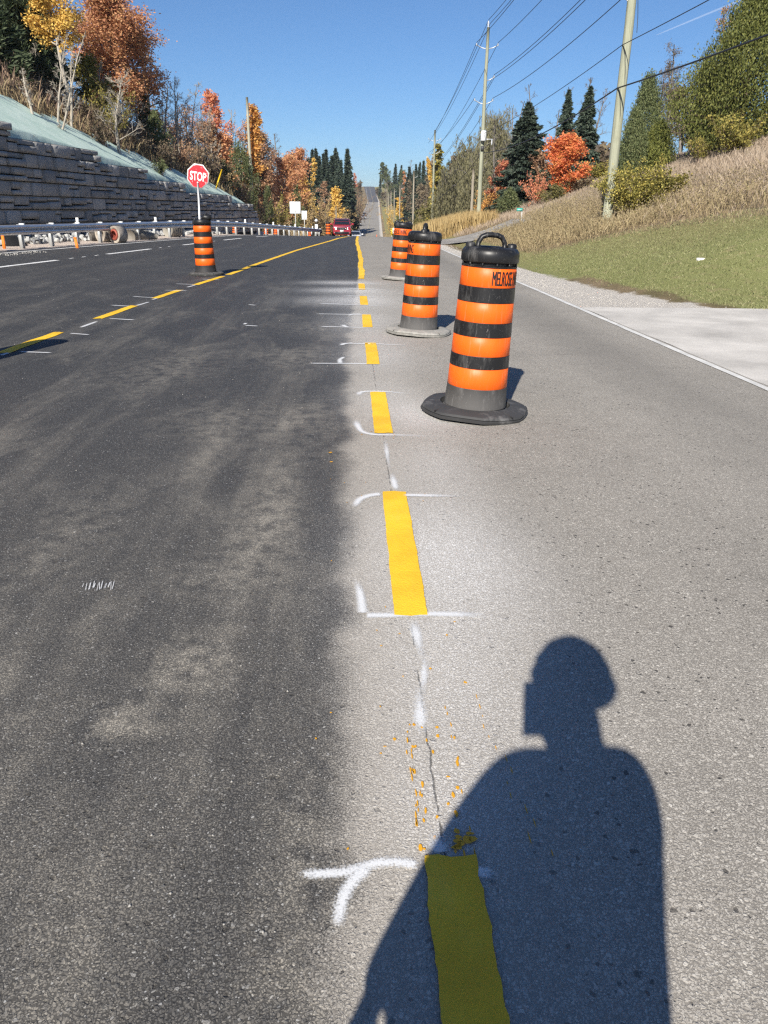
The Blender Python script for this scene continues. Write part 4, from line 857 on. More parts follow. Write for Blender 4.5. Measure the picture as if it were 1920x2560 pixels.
# black mound at the far left, pipes between rail and wall
mo = MB().lathe([(1.0, 0), (.85, .18), (.55, .38), (.25, .50), (0, .53)], 16, cap=False).build('geotextile_mound', simple('black_fabric', (.010, .010, .011), .8, .3, 3., bmp=.5, bscale=6.), None, True)
P = at(5, 600, 28.5); mo.location = (P[0] - .15, 28.6, float(T(P[0], 28.6)) - .03); mo.scale = (.95, .8, 1.0); tag(mo, 'black fabric covered mound at the left edge behind the guide rail', 'mound')
def pipe(name, px, Y, R, L, az, label, mat, thick=.10, zoff=0):
    P = at(px, 590, Y); zg = float(T(P[0], Y)); o = thing(name, (P[0], Y, zg + R + zoff - .02), label, 'pipe', rot=(0, 0, az))
    n = 26; pr = [(R, -L / 2), (R, L / 2), (R - thick, L / 2), (R - thick, -L / 2), (R, -L / 2)]
    m = MB().lathe(pr, n, cap=False); V = np.concatenate(m.V); m.V = [np.stack([V[:, 0], V[:, 2], V[:, 1]], 1)]; m.build('pipe_wall', mat, o)
    return o
M_PIPE = simple('old_concrete', (.42, .37, .31), .9, .25, 5., dirt=(.2, .17, .14), dirt_amt=.5, bmp=.5); M_DKP = simple('dark_pipe', (.07, .065, .06), .7, .3, 5., dirt=(.3, .25, .2), dirt_amt=.4, bmp=.4)
M_REDP = simple('red_corrugated', (.30, .07, .045), .6, .25, 5.)
yy = lambda px: 33.2 if px < 350 else 39
pp = pipe('concrete_pipe', 263, 33.6, .33, .5, rad(-38), 'broken concrete pipe ring with a dark hollow behind the guide rail', M_PIPE)
pp2 = pipe('concrete_pipe', 296, 33.2, .34, .42, rad(-35), 'concrete pipe ring packed with red corrugated tube', M_PIPE)
for k in range(6):
    m = MB().lathe([(.16, -.035), (.22, -.02), (.22, .02), (.16, .035), (.14, .0), (.16, -.035)], 18, cap=False); V = np.concatenate(m.V); m.V = [np.stack([V[:, 0], V[:, 2] + (k - 2.5) * .085, V[:, 1]], 1)]; m.build('corrugation', M_REDP, pp2)
pp3 = pipe('dark_pipe', 243, 34.0, .27, .55, rad(-60), 'short dark pipe with a red rim left of the concrete ring', M_DKP, .05)
m = MB().lathe([(.275, -.06), (.285, 0), (.275, .06)], 22, cap=False); V = np.concatenate(m.V); m.V = [np.stack([V[:, 0], V[:, 2] + .26, V[:, 1]], 1)]; m.build('red_rim', M_REDP, pp3)
pp4 = pipe('concrete_pipe', 433, 41.5, .36, .7, rad(-35), 'ribbed concrete pipe behind the rail left of the stop sign barrel', simple('grey_pipe', (.30, .28, .24), .9, .3, 6., bmp=.4), .09)
for k in range(5):
    m = MB().lathe([(.362, -.02), (.378, 0), (.362, .02)], 22, cap=False); V = np.concatenate(m.V); m.V = [np.stack([V[:, 0], V[:, 2] + (k - 2) * .14, V[:, 1]], 1)]; m.build('rib', M_DKP, pp4)
P = at(360, 598, 37.0); rl = MB().tube([(-.9, 0, .16), (-.5, .05, .20), (0, 0, .17), (.45, -.03, .13), (.8, 0, .10)], [.28, .25, .2, .17, .14], 14).build('fabric_roll', simple('grey_fabric', (.20, .185, .16), .9, .3, 4., bmp=.6, bscale=14.), None, True); rl.location = (P[0], 37.0, float(T(P[0], 37))); rl.rotation_euler = (0, 0, 1.1); tag(rl, 'sagging grey fabric roll lying between the pipes behind the rail', 'fabric roll')
# litter on the lawn
P = hit(1752, 649, T); lm = MB().add(SV[1][0] * np.array((.16, .11, .07)), SV[1][1]).build('litter', M_SIGNW); lm.location = P; tag(lm, 'crumpled white litter lying on the green lawn', 'litter')
# small cones and rail down the hill
def cone(px, py, Y, label, h=.9):
    P = at(px, py, Y); zg = float(S(P[0], Y)) if P[0] < cx(Y) + 4 else float(T(P[0], Y)); o = thing('traffic_cone', (P[0], Y, zg), label, 'cone')
    MB().box((0, 0, .03), (.45, .45, .06)).build('base', M_OR[2], o); MB().lathe([(.17, .06), (.03, h)], 14).build('cone_body', M_OR[2], o, True); MB().lathe([(.125, .35), (.085, .55)], 14, cap=False).build('collar', M_SIGNW, o).scale = (1.04, 1.04, 1)
cone(942, 566, 215, 'small orange cone on the shoulder of the far road', 1.2)
# low rail at the driveways down the hill
o = thing('cable_guide_rail', (0, 0, 0), 'pale low guide rail curving beside the shoulder right of the far road', 'guide rail')
pts = [];
for t in np.linspace(0, 1, 12):
    y = 175 - 75 * t; x = float(cx(y)) + 6.0 + 3.2 * t ** 2 ; pts.append((x, y, float(T(x, y)) + .65))
o.location = pts[0]; pts = np.array(pts); MB().tube(pts - pts[0], .14, 6).build('rail_beam', M_BLOCK, o)
for q in pts[::2]: MB().box(tuple(q - pts[0] - np.array((0, 0, .35))), (.15, .15, .8)).build('post', M_POST, o)

# ================================================================== VEHICLES
M_GLASS, nt, p = newmat('dark_glass'); pset(p, nt, (.015, .018, .024), .06, .8)
M_TYRE = simple('tyre', (.018, .018, .018), .85, .2); M_CHROME = simple('chrome', (.7, .71, .73), .18, .04, 3., 1.); M_DARKT = simple('dark_trim', (.02, .02, .022), .5, .1)
M_LAMP, nt, p = newmat('lit_headlamp'); pset(p, nt, (.9, .9, .9), .1, .5); p.inputs['Emission Color'].default_value = (1, .97, .9, 1); p.inputs['Emission Strength'].default_value = 2.2
M_LENS = simple('lamp_lens', (.75, .77, .8), .1, .04); M_TAIL = simple('tail_lamp', (.45, .01, .01), .2, .05)
def carpaint(name, c):
    m, nt, p = newmat(name); pset(p, nt, c, .28, .5, .15); p.inputs['Coat Weight'].default_value = .8; p.inputs['Coat Roughness'].default_value = .06; return m
def loft(secs, mat, name, parent):
    """secs: (y, [(x,z)...half section from centre bottom to centre top]) mirrored"""
    V = []; 
    for y, hs in secs:
        ring = [(x, y, z) for x, z in hs] + [(-x, y, z) for x, z in reversed(hs)]; V += ring
    k = len(secs[0][1]) * 2; F = []
    for s in range(len(secs) - 1):
        for i in range(k): F.append((s * k + i, s * k + (i + 1) % k, (s + 1) * k + (i + 1) % k, (s + 1) * k + i))
    mb = MB().add(V, np.array(F)); n = len(V)
    mb.poly.append(list(range(k))[::-1]); mb.mp.append(0); mb.poly.append(list(range(n - k, n))); mb.mp.append(0)
    o = mb.build(name, mat, parent, True); return autosmooth(o, 32)
def car(loc, paint, label, kind='suv', az=0., lit=False, rear=False):
    """front faces -y (towards the camera)"""
    o = thing('car', loc, label, 'car', rot=(0, 0, az + (math.pi if rear else 0)))
    W = .93; L = 2.3; H = 1.66 if kind == 'suv' else 1.42; bz = 1.05 if kind == 'suv' else .92; g = .22
    def sec(y, w, top, bot=g): return (y, [(w * .8, bot), (w * .97, bot + .12), (w, bot + .32), (w * .985, top - .18), (w * .93, top - .04), (w * .80, top)])
    loft([sec(-L, W * .86, bz - .18, g + .06), sec(-L + .06, W * .93, bz - .08), sec(-L + .35, W * .985, bz - .03), sec(-1.0, W, bz + .02), sec(-.2, W, bz + .02), sec(1.2, W, bz + .02), sec(L - .25, W * .97, bz), sec(L - .04, W * .92, bz - .05), sec(L, W * .86, bz - .12, g + .08)], paint, 'body', o)
    def cab(y, w, zt): return (y, [(w, bz - .03), (w * .985, bz + .05), (w * .93, bz + (zt - bz) * .55), (w * .84, zt - .05), (w * .74, zt)])
    loft([cab(-1.05, W * .95, bz + .06), cab(-.62, W * .95, bz + .36 if kind == 'suv' else bz + .28), cab(-.2, W * .95, H - .06), cab(.2, W * .95, H), cab(1.3, W * .95, H - .02), cab(1.9, W * .93, H - .14), cab(2.2, W * .9, bz + .08)], paint, 'cabin', o)
    V = [(-.74, -1.075, bz + .075), (.74, -1.075, bz + .075), (.655, -.235, H - .075), (-.655, -.235, H - .075)]; MB().add(np.array(V) + np.array((0, -.022, .022)), np.array([(0, 1, 2, 3)])).build('windshield', M_GLASS, o)
    V = [(-.66, 2.235, bz + .12), (.66, 2.235, bz + .12), (.62, 1.96, H - .17), (-.62, 1.96, H - .17)]; MB().add(np.array(V) + np.array((0, .025, .02)), np.array([(1, 0, 3, 2)])).build('rear_window', M_GLASS, o)
    for s in (-1, 1):
        for y0, y1 in ((-.55, .30), (.38, 1.25)):
            V = [(s * W * .955, y0, bz + .07), (s * W * .955, y1, bz + .07), (s * W * .845, y1, H - .10), (s * W * .845, max(y0, -.12), H - .10)]
            MB().add(np.array(V) + np.array((s * .012, 0, 0)), np.array([(0, 1, 2, 3)])).build('side_window', M_GLASS, o)
        mi = MB().box((s * (W + .11), -.72, bz + .12), (.24, .12, .16)).build('mirror', paint, o); bevel_mesh(mi, .03, 2)
        h = MB().add([(s * .50, -L - .018, bz - .34), (s * .80, -L + .02, bz - .32), (s * .83, -L + .07, bz - .17), (s * .55, -L - .0, bz - .15)], [[0, 1, 2, 3] if s > 0 else [3, 2, 1, 0]]).build('headlight', M_LAMP if lit else M_LENS, o)
        MB().box((s * .74, L - .0, bz - .2), (.2, .06, .34)).build('tail_light', M_TAIL, o)
        MB().lathe([(.055, -.02), (.055, .02)], 10).build('fog_light', M_LENS, o, loc=(s * .68, -L - .0, g + .24)).rotation_euler = (math.pi / 2, 0, 0)
        for y in (-1.42, 1.42):
            w = MB().lathe([(.20, -.11), (.33, -.115), (.355, -.09), (.355, .09), (.33, .115), (.20, .11)], 22); V = np.concatenate(w.V); w.V = [np.stack([V[:, 2], V[:, 0], V[:, 1]], 1)]
            wo = w.build('wheel', M_TYRE, o, True, loc=(s * (W - .09), y, .355)); autosmooth(wo, 40)
            rm = MB().lathe([(.205, -.02), (.19, .02), (.05, .04)], 16); V = np.concatenate(rm.V); rm.V = [np.stack([(V[:, 2] + .085) * s, V[:, 0], V[:, 1]], 1)]; rm.build('rim', M_CHROME, wo)
    gr = MB().add([(-.44, -L - .02, bz - .36), (.44, -L - .02, bz - .36), (.48, -L - .012, bz - .14), (-.48, -L - .012, bz - .14)], [[0, 1, 2, 3]]).build('grille', M_DARKT, o)
    for k in range(7): MB().box((-.36 + k * .12, -L - .035, bz - .25), (.022, .02, .19)).build('bar', M_CHROME, gr)
    MB().box((0, -L - .03, g + .17), (1.35, .05, .14)).build('lower_intake', M_DARKT, o); MB().box((0, -L - .05, bz - .47), (.33, .02, .16)).build('licence_plate', M_SIGNW, o)
    MB().box((0, -L - .045, bz - .55 + .0), (1.5, .03, .025)).build('bumper_trim', M_CHROME, o)
    for s in (-1, 1): MB().tube([(s * .66, -.05, H - .02), (s * .68, .3, H + .035), (s * .68, 1.2, H + .03), (s * .66, 1.6, H - .03)], .018, 6).build('roof_rail', M_DARKT if lit else paint, o)
    return o
P = at(855, 560, 79); car((P[0], 79, SZ(P[0], 79)), carpaint('red_car_paint', (.33, .018, .03)), 'red sport utility car with lit headlights coming over the crest', 'suv', 0., True)
M_WCAR = carpaint('white_car_paint', (.72, .73, .74)); M_DCAR = carpaint('black_car_paint', (.03, .032, .036))
for px, py, pt, lab, kd, re in ((897, 564, M_WCAR, 'white car in the left lane of the far road, nearest of the distant cars', 'sedan', False), (908.5, 548, M_WCAR, 'white and dark car behind the nearest white car on the far road', 'suv', False), (911, 541.5, M_DCAR, 'dark car close behind the second distant car', 'suv', False)):
    P = hit(px, py, S, 0, 1400, 150.); car(tuple(P), pt, lab, kd, 0., False, re)
P = at(904, 466, 850); car((P[0], 850, SZ(P[0], 850)), M_WCAR, 'tiny white car at the very top of the far road', 'suv')
P = at(886, 583, 104); car((P[0], 104, SZ(P[0], 104)), M_WCAR, 'white car roof just showing behind the red car at the crest', 'sedan')

# ================================================================== PLANTS
def leafquads(mb, C, size, mi=0, aspect=.55, up=None, rs=None, jit=.35):
    """rhombic leaves at the points C"""
    n = len(C); rs = rs or rng
    a = rs.normal(0, 1, (n, 3)); 
    if up is not None: a = a * (1 - up[1]) + np.array(up[0]) * up[1] * 1.7
    a /= np.linalg.norm(a, axis=1, keepdims=True) + 1e-9
    b = np.cross(a, rs.normal(0, 1, (n, 3))); b /= np.linalg.norm(b, axis=1, keepdims=True) + 1e-9
    s = (size * (1 + rs.uniform(-jit, jit, n)))[:, None]
    V = np.stack([C - a * s * .5, C + b * s * aspect * .5, C + a * s * .5, C - b * s * aspect * .5], 1).reshape(-1, 3)
    mb.add(V, np.arange(n * 4).reshape(n, 4), mi)
def branch(p0, d, L, n, rs, wander=.12, lift=0.):
    pts = [np.array(p0, float)]; d = np.array(d, float)
    for i in range(n):
        d = d + rs.normal(0, wander, 3); d[2] += lift; d /= np.linalg.norm(d); pts.append(pts[-1] + d * L / n)
    return np.array(pts)
def along(pts, t):
    k = t * (len(pts) - 1); i = min(int(k), len(pts) - 2); return pts[i] + (pts[i + 1] - pts[i]) * (k - i)
def tree_parts(kind, H, R, seed, nl, leaf=.14, tf=.28, lean=0., trunk_r=None, dense=1.):
    """returns (wood MB, leaves MB)"""
    nl = int(nl * .78); leaf = leaf * 1.06
    rs = np.random.default_rng(seed); w = MB(); lf = MB(); tr = trunk_r or (.03 + H * .013)
    if kind in ('broad', 'bare', 'poplar'):
        tp = branch((0, 0, -.1), (lean, rs.normal(0, .03), 1), H * (.9 if kind != 'bare' else .97), 8, rs, .05, .03)
        w.tube(tp, np.linspace(tr, tr * .18, len(tp)), 7)
        n1 = {'broad': 20, 'bare': 20, 'poplar': 26}[kind]; tips = []
        for i in range(n1):
            t = tf + (1 - tf) * ((i + rs.random()) / n1) ** .9; az = i * 2.4 + rs.normal(0, .3); h = (t - tf) / (1 - tf)
            if kind == 'broad': ln = R * (math.sin(math.pi * (.12 + .80 * h)) ** .7) * rs.uniform(.75, 1.15); el = rs.uniform(.3, .8) + h * .5
            elif kind == 'poplar': ln = R * (1.15 - .75 * h) * rs.uniform(.8, 1.2); el = 1.0
            else: ln = R * (1.1 - .7 * h) * rs.uniform(.7, 1.25); el = rs.uniform(.45, 1.0)
            d = (math.cos(az) * math.cos(el), math.sin(az) * math.cos(el), math.sin(el))
            lp = branch(along(tp, t * .97), d, ln, 5, rs, .13, .03); r0 = tr * ((.42 if kind != 'bare' else .30) - .2 * h)
            w.tube(lp, np.linspace(r0, .008, len(lp)), 5 if kind != 'bare' else 4, cap=False)
            n2 = 7 if kind != 'bare' else 8
            for j in range(n2):
                t2 = .25 + .75 * (j + rs.random()) / n2; dd = np.array(d) + rs.normal(0, .65, 3) + np.array((0, 0, .15)); dd /= np.linalg.norm(dd)
                sp = branch(along(lp, t2), dd, ln * rs.uniform(.25, .5) * (1.2 - .5 * t2), 3, rs, .18, .02)
                w.tube(sp, np.linspace(max(.006, r0 * .3), .004, len(sp)), 3, cap=False); tips.append(sp)
                if kind == 'bare':
                    for q in range(4):
                        d3 = dd + rs.normal(0, .55, 3); d3 /= np.linalg.norm(d3); s3 = branch(along(sp, rs.uniform(.3, 1)), d3, ln * rs.uniform(.12, .28), 2, rs, .2, .04); w.tube(s3, np.linspace(.0075, .004, len(s3)) * max(1., H / 9), 3, cap=False); tips.append(s3)
        if nl:
            k = max(1, nl // len(tips)); C = []
            for sp in tips:
                if rs.random() > dense: continue
                t = rs.uniform(.15, 1.05, k); P = np.array([along(sp, min(x, 1)) for x in t]); C.append(P + rs.normal(0, min(.28, R * .11), (k, 3)))
            leafquads(lf, np.concatenate(C), leaf, rs=rs)
    elif kind in ('spruce', 'pine'):
        tp = branch((0, 0, -.1), (lean, 0, 1), H, 6, rs, .02, .05); w.tube(tp, np.linspace(tr, .02, len(tp)), 7); C = []; D = []
        z = H * (.05 if kind == 'spruce' else .2); step = max(.22, H * .026)
        while z < H * .985:
            h = z / H; nb = int(rs.integers(6, 9)) if kind == 'spruce' else int(rs.integers(3, 6)); a0 = rs.uniform(0, 6.28)
            for q in range(nb):
                ln = R * ((1 - h) ** .9 + .02) * rs.uniform(.55, 1.22) if kind == 'spruce' else R * (math.sin(math.pi * min(1, .22 + .78 * h)) ** .8 * .9 + .1) * rs.uniform(.5, 1.15)
                az = a0 + q * 6.283 / nb + rs.normal(0, .2); el = -.15 + .5 * h + rs.normal(0, .08) + (.15 if kind == 'pine' else 0)
                d = np.array((math.cos(az) * math.cos(el), math.sin(az) * math.cos(el), math.sin(el))); p0 = along(tp, min(1, h)); n = max(6, int(nl * ln / (R * 110)))
                w.tube([p0, p0 + d * ln * .6 - np.array((0, 0, .05 * ln)), p0 + d * ln - np.array((0, 0, .06 * ln))], [.02 + .012 * ln, .012, .004], 3, cap=False)
                t = rs.uniform(.12, 1.02, n) ** .8; P = p0 + d * (ln * t)[:, None] - np.array((0, 0, 1)) * (.12 * ln * t * t)[:, None]
                side = np.array((-math.sin(az), math.cos(az), 0)); sw = rs.uniform(-1, 1, n) * .30 * ln * np.sin(np.pi * np.clip(t * .85 + .1, 0, 1)); P = P + side * sw[:, None]
                P[:, 2] -= np.abs(rs.normal(0, .07 if kind == 'spruce' else .1, n)) * (1 + ln * .3); P[:, 2] += (rs.normal(0, .12, n) if kind == 'pine' else 0)
                C.append(P); D.append(np.tile(d + np.array((0, 0, -.35 if kind == 'spruce' else .2)), (n, 1)))
            z += step * (1.0 - .4 * h) if kind == 'spruce' else step * 1.9
        C = np.concatenate(C); D = np.concatenate(D); n = len(C); a = D + rs.normal(0, .45, (n, 3)); a /= np.linalg.norm(a, axis=1, keepdims=True); b = np.cross(a, rs.normal(0, 1, (n, 3))); b /= np.linalg.norm(b, axis=1, keepdims=True)
        s = (leaf * rs.uniform(.7, 1.3, n))[:, None]; nw = .22 if kind == 'spruce' else .12; V = np.stack([C - a * s * .6, C + b * s * nw, C + a * s * .6, C - b * s * nw], 1).reshape(-1, 3); lf.add(V, np.arange(n * 4).reshape(n, 4))
    elif kind == 'cedar':
        w.tube([(0, 0, -.1), (0, 0, H * .5), (0, 0, H * .93)], [tr, tr * .6, .02], 6); C = []; nc = max(60, nl // 55)
        for q in range(nc):
            h = rs.random() ** 1.15 * .97 + .01; pr = R * (min(1, (1 - h) * 1.55) ** .75) * (.62 + .38 * min(1, h / .16)); az = rs.uniform(0, 6.283); rr_ = pr * rs.uniform(.55, 1.0) * (1 + .22 * math.sin(az * 3 + h * 9 + seed) + .15 * math.sin(az * 5 - h * 17)); c0 = np.array((rr_ * math.cos(az), rr_ * math.sin(az), h * H)); k = nl // nc
            g = rs.normal(0, 1, (k, 3)) * np.array((.17, .17, .27)) * (R * .55 + .35) * .75; out = np.array((math.cos(az), math.sin(az), 0)); C.append(c0 + g)
            if q % 5 == 0: w.tube([(0, 0, max(.1, h * H - rr_ * .35)), tuple(c0 * np.array((.6, .6, 1)) - np.array((0, 0, .1))), tuple(c0)], [.03, .018, .006], 3, cap=False)
        leafquads(lf, np.concatenate(C), leaf, aspect=.42, up=((0, 0, 1), .55), rs=rs)
    elif kind == 'shrub':
        C = []; ns = 16
        for i in range(ns):
            az = i * 2.4; el = rs.uniform(.75, 1.45); d = (math.cos(az) * math.cos(el), math.sin(az) * math.cos(el), math.sin(el)); ln = H * rs.uniform(.65, 1.05) / max(.5, math.sin(el)) * .95; ln = min(ln, math.hypot(R, H))
            sp = branch((rs.normal(0, .12), rs.normal(0, .12), -.05), d, ln, 5, rs, .12, -.02); w.tube(sp, np.linspace(.012 + .006 * H, .005, len(sp)), 4, cap=False)
            for q in range(7):
                dd = np.array(d) + rs.normal(0, .6, 3); dd /= np.linalg.norm(dd); s2 = branch(along(sp, rs.uniform(.25, .98)), dd, ln * rs.uniform(.18, .36), 3, rs, .2, 0.); w.tube(s2, np.linspace(.008, .003, len(s2)), 3, cap=False)
                k = nl // (ns * 7)
                if k: C.append(np.array([along(s2, min(1, x)) for x in rs.uniform(0, 1.05, k)]) + rs.normal(0, min(.16, R * .1), (k, 3)))
        if C: leafquads(lf, np.concatenate(C), leaf, rs=rs)
    elif kind == 'willow':
        tp = branch((0, 0, -.1), (lean, 0, 1), H * .6, 5, rs, .08, .03); w.tube(tp, np.linspace(tr * 1.3, tr * .5, len(tp)), 7); C = []; A = []
        for i in range(26):
            az = i * 2.4 + rs.normal(0, .2); el = rs.uniform(.35, 1.2); d = (math.cos(az) * math.cos(el), math.sin(az) * math.cos(el), math.sin(el)); lp = branch(along(tp, rs.uniform(.35, 1)), d, R * rs.uniform(.7, 1.1), 6, rs, .12, -.03); w.tube(lp, np.linspace(.07, .012, len(lp)), 4, cap=False)
            for q in range(11):
                p0 = along(lp, rs.uniform(.3, 1)) + rs.normal(0, .25, 3); ln = min(p0[2] - .2, rs.uniform(.25, .6) * H); k = max(4, nl // 286); t = rs.random(k)
                P = p0 + np.stack([rs.normal(0, .10, k) + t * rs.normal(0, .35), rs.normal(0, .10, k) + t * rs.normal(0, .35), -t * ln], 1); C.append(P)
                w.tube([p0, p0 - np.array((0, 0, ln * .9))], [.006, .003], 3, cap=False)
        leafquads(lf, np.concatenate(C), leaf, aspect=.3, up=((0, 0, -1), .7), rs=rs)
    # bring the crown to the asked height and radius
    A = np.concatenate((lf.V if lf.n else w.V)); zs = H / max(.1, np.percentile(A[:, 2], 99.7)); rq = np.percentile(np.hypot(A[:, 0] - A[:, 0].mean(), A[:, 1] - A[:, 1].mean()), 95); rsx = np.clip(R / max(rq, .05), .5, 2.2)
    if kind in ('bare', 'shrub'): rsx = np.clip(rsx, .7, 1.5)
    for q in (w, lf): q.V = [v * np.array((rsx, rsx, zs)) for v in q.V]
    return w, lf
B_WHITE = barkmat('birch_bark', (.30, .265, .215), (.47, .43, .365)); B_GREY = barkmat('grey_bark', (.14, .125, .11), (.25, .225, .20)); B_BROWN = barkmat('brown_bark', (.07, .05, .038), (.14, .10, .075)); B_TWIG = barkmat('russet_twigs', (.15, .10, .08), (.27, .19, .15))
LM = {
 'orange': leafmat('orange_leaves', [(.42, .075, .025), (.60, .13, .03), (.68, .20, .05), (.62, .26, .06)]),
 'rust': leafmat('rust_leaves', [(.27, .135, .08), (.40, .215, .115), (.48, .28, .14), (.52, .34, .16)], 0.35),
 'salmon': leafmat('coral_leaves', [(.42, .15, .07), (.60, .25, .10), (.70, .34, .13), (.72, .43, .16)], 0.35),
 'fire': leafmat('fiery_leaves', [(.72, .10, .025), (.86, .19, .025), (.90, .28, .035), (.90, .42, .06)], 0.35),
 'red': leafmat('red_leaves', [(.42, .09, .055), (.58, .17, .08), (.66, .25, .10), (.66, .34, .12)], 0.35),
 'gold': leafmat('golden_leaves', [(.60, .32, .03), (.78, .46, .045), (.86, .57, .08), (.80, .56, .10)], 0.35),
 'amber': leafmat('amber_leaves', [(.50, .20, .03), (.70, .31, .04), (.78, .40, .055), (.76, .48, .09)], 0.35),
 'tan': leafmat('tan_leaves', [(.22, .14, .07), (.36, .25, .10), (.45, .32, .13), (.50, .38, .13)]),
 'olive': leafmat('olive_leaves', [(.085, .085, .025), (.15, .14, .04), (.22, .19, .055), (.30, .25, .07)]),
 'ygreen': leafmat('yellow_green_leaves', [(.10, .10, .02), (.21, .195, .035), (.37, .31, .05), (.58, .45, .07)], 0.3),
 'spruce': leafmat('spruce_needles', [(.028, .046, .034), (.052, .078, .054), (.08, .11, .075), (.115, .14, .095)], 0.15),
 'pine': leafmat('pine_needles', [(.026, .042, .022), (.052, .076, .036), (.08, .11, .05), (.125, .145, .07)], 0.15),
 'cedar': leafmat('cedar_sprays', [(.055, .07, .012), (.115, .135, .024), (.19, .205, .036), (.29, .28, .055)], 0.25),
 'cedar2': leafmat('dark_cedar_sprays', [(.05, .065, .022), (.09, .115, .04), (.14, .165, .06), (.20, .205, .08)], 0.2),
 'dull': leafmat('dull_leaves', [(.10, .075, .05), (.17, .125, .08), (.22, .17, .10), (.26, .20, .10)]),
 'willow': leafmat('willow_leaves', [(.115, .11, .055), (.175, .165, .08), (.235, .215, .105), (.29, .26, .125)], 0.25),
}
TREES = {}
CATN = {'broad': 'tree', 'bare': 'tree', 'poplar': 'tree', 'spruce': 'tree', 'pine': 'tree', 'cedar': 'tree', 'shrub': 'shrub', 'willow': 'tree'}
NAMEN = {'broad': 'maple_tree', 'bare': 'bare_tree', 'poplar': 'poplar_tree', 'spruce': 'spruce_tree', 'pine': 'pine_tree', 'cedar': 'cedar_tree', 'shrub': 'shrub', 'willow': 'willow_tree'}
def plant(px, py, Y, Rpx, kind, leafm, label, seed=1, nl=8000, leaf=.14, bark=None, group=None, sink=0., name=None, share=None, rz=0., **kw):
    """px,py: the top of the crown in the photograph, Y: its distance along the road, Rpx: crown radius"""
    P = at(px, py, Y); X = P[0]; zb = float(T(X, Y)) - sink; H = max(.6, P[2] - zb); R = Rpx * Y / 2008.
    lean = kw.pop('lean', 0.); X -= lean * H
    bark = bark or {'bare': B_WHITE, 'spruce': B_BROWN, 'pine': B_BROWN, 'cedar': B_BROWN, 'broad': B_GREY, 'shrub': B_TWIG, 'willow': B_GREY, 'poplar': B_GREY}[kind]
    nm = name or NAMEN[kind]
    if share and share in TREES:
        src, H0, R0_ = TREES[share]; o = copy_tree(src); o.location = (X, Y, zb); o.rotation_euler = (0, 0, rz); o.scale = (R / R0_, R / R0_, H / H0)
        for k_ in ('group',):
            if k_ in o: del o[k_]
        tag(o, label, CATN[kind], group); return o
    w, lf = tree_parts(kind, H, R, seed, nl, leaf, **kw)
    for q in (w, lf): q.V = [v + np.stack([v[:, 2] * lean, v[:, 2] * 0, v[:, 2] * 0], 1) for v in q.V]
    o = thing(nm, (X, Y, zb), label, CATN[kind], group, (0, 0, rz))
    w.build('trunk' if kind != 'shrub' else 'stems', bark, o, True)
    if lf.n: lf.build('crown', LM[leafm], o)
    if share: TREES[share] = (o, H, R)
    return o
ORD = ['first', 'second', 'third', 'fourth', 'fifth', 'sixth', 'seventh', 'eighth', 'ninth', 'tenth', 'eleventh', 'twelfth', 'thirteenth', 'fourteenth', 'fifteenth', 'sixteenth', 'seventeenth', 'eighteenth', 'nineteenth', 'twentieth']
# ---- left hill
plant(20, -150, 47, 85, 'pine', 'pine', 'dark pine filling the top left corner above the seeded slope', 1, 60000, .36)
plant(78, -60, 52, 70, 'pine', 'pine', 'dark pine behind the yellow aspen at the upper left', 2, 42000, .36)
plant(-60, -60, 42, 70, 'pine', 'pine', 'dark pine at the left edge beside the wall top', 3, 26000, .36)
plant(20, 40, 58, 75, 'spruce', 'pine', 'low dark spruce under the corner pine', 23, 12000, .3)
plant(128, -85, 45, 60, 'broad', 'gold', 'tall yellow aspen with white trunk at the upper left', 4, 16000, .11, B_WHITE, tf=.5, name='aspen_tree')
plant(265, -45, 55, 92, 'broad', 'salmon', 'large coral orange maple crowning the left hill', 5, 36000, .12, tf=.18)
plant(215, 5, 60, 60, 'broad', 'salmon', 'orange maple merging into the left side of the large coral maple', 6, 12000, .15, tf=.2)
plant(335, 55, 58, 62, 'broad', 'salmon', 'right-hand part of the coral maple group, slightly lower', 250, 12000, .12, tf=.2, dense=.85)
plant(352, 90, 62, 48, 'broad', 'rust', 'thinning rusty maple at the right edge of the large coral maple', 7, 3600, .14, tf=.15, dense=.7)
plant(225, 140, 49, 42, 'broad', 'ygreen', 'yellow-green young tree under the coral maple', 8, 5000, .13, tf=.15)
plant(262, 200, 47, 36, 'shrub', 'ygreen', 'yellow-green shrub right of the leaning birch', 9, 3000, .12)
for px, py, Y, R, ln, lab, sd in ((136, 80, 41, 22, 0.12, 'straight slim white birch below the yellow aspen', 11), (160, 115, 42.5, 18, .05, 'slim bare birch between the straight and the leaning birch', 12), (222, 78, 39.5, 26, .38, 'leaning white birch standing on the edge of the seeded slope', 13), (284, 172, 45, 46, .04, 'spreading bare birch right of the leaning birch', 14), (66, 170, 38.5, 14, .03, 'small bare sapling at the top of the seeded slope', 17),
                                     (425, 190, 60, 48, -.05, 'bare white birch left of the red maple group', 15), (466, 205, 62, 42, .03, 'pale bare birch nearest the red topped maple', 16), (392, 220, 66, 30, 0, 'thin bare tree behind the spreading birch', 18), (500, 260, 70, 34, 0, 'grey bare tree between birch and red topped maple', 19)):
    plant(px, py, Y, R, 'bare', 'rust', lab, sd, 0, .1, B_WHITE if sd < 18 else B_GREY, lean=ln, tf=.22, name='birch_tree' if sd < 18 else None, trunk_r=.085 if sd in (13, 14, 15) else .06)
plant(352, 205, 58, 26, 'spruce', 'cedar2', 'dull green conifer between the coral maple and the bare birch', 20, 5000, .2)
plant(385, 275, 54, 34, 'cedar', 'cedar2', 'low green conifer bush behind the spreading birch', 21, 5000, .14)
plant(545, 222, 78, 34, 'broad', 'red', 'red topped maple standing above the left hillside', 24, 5200, .17, tf=.35)
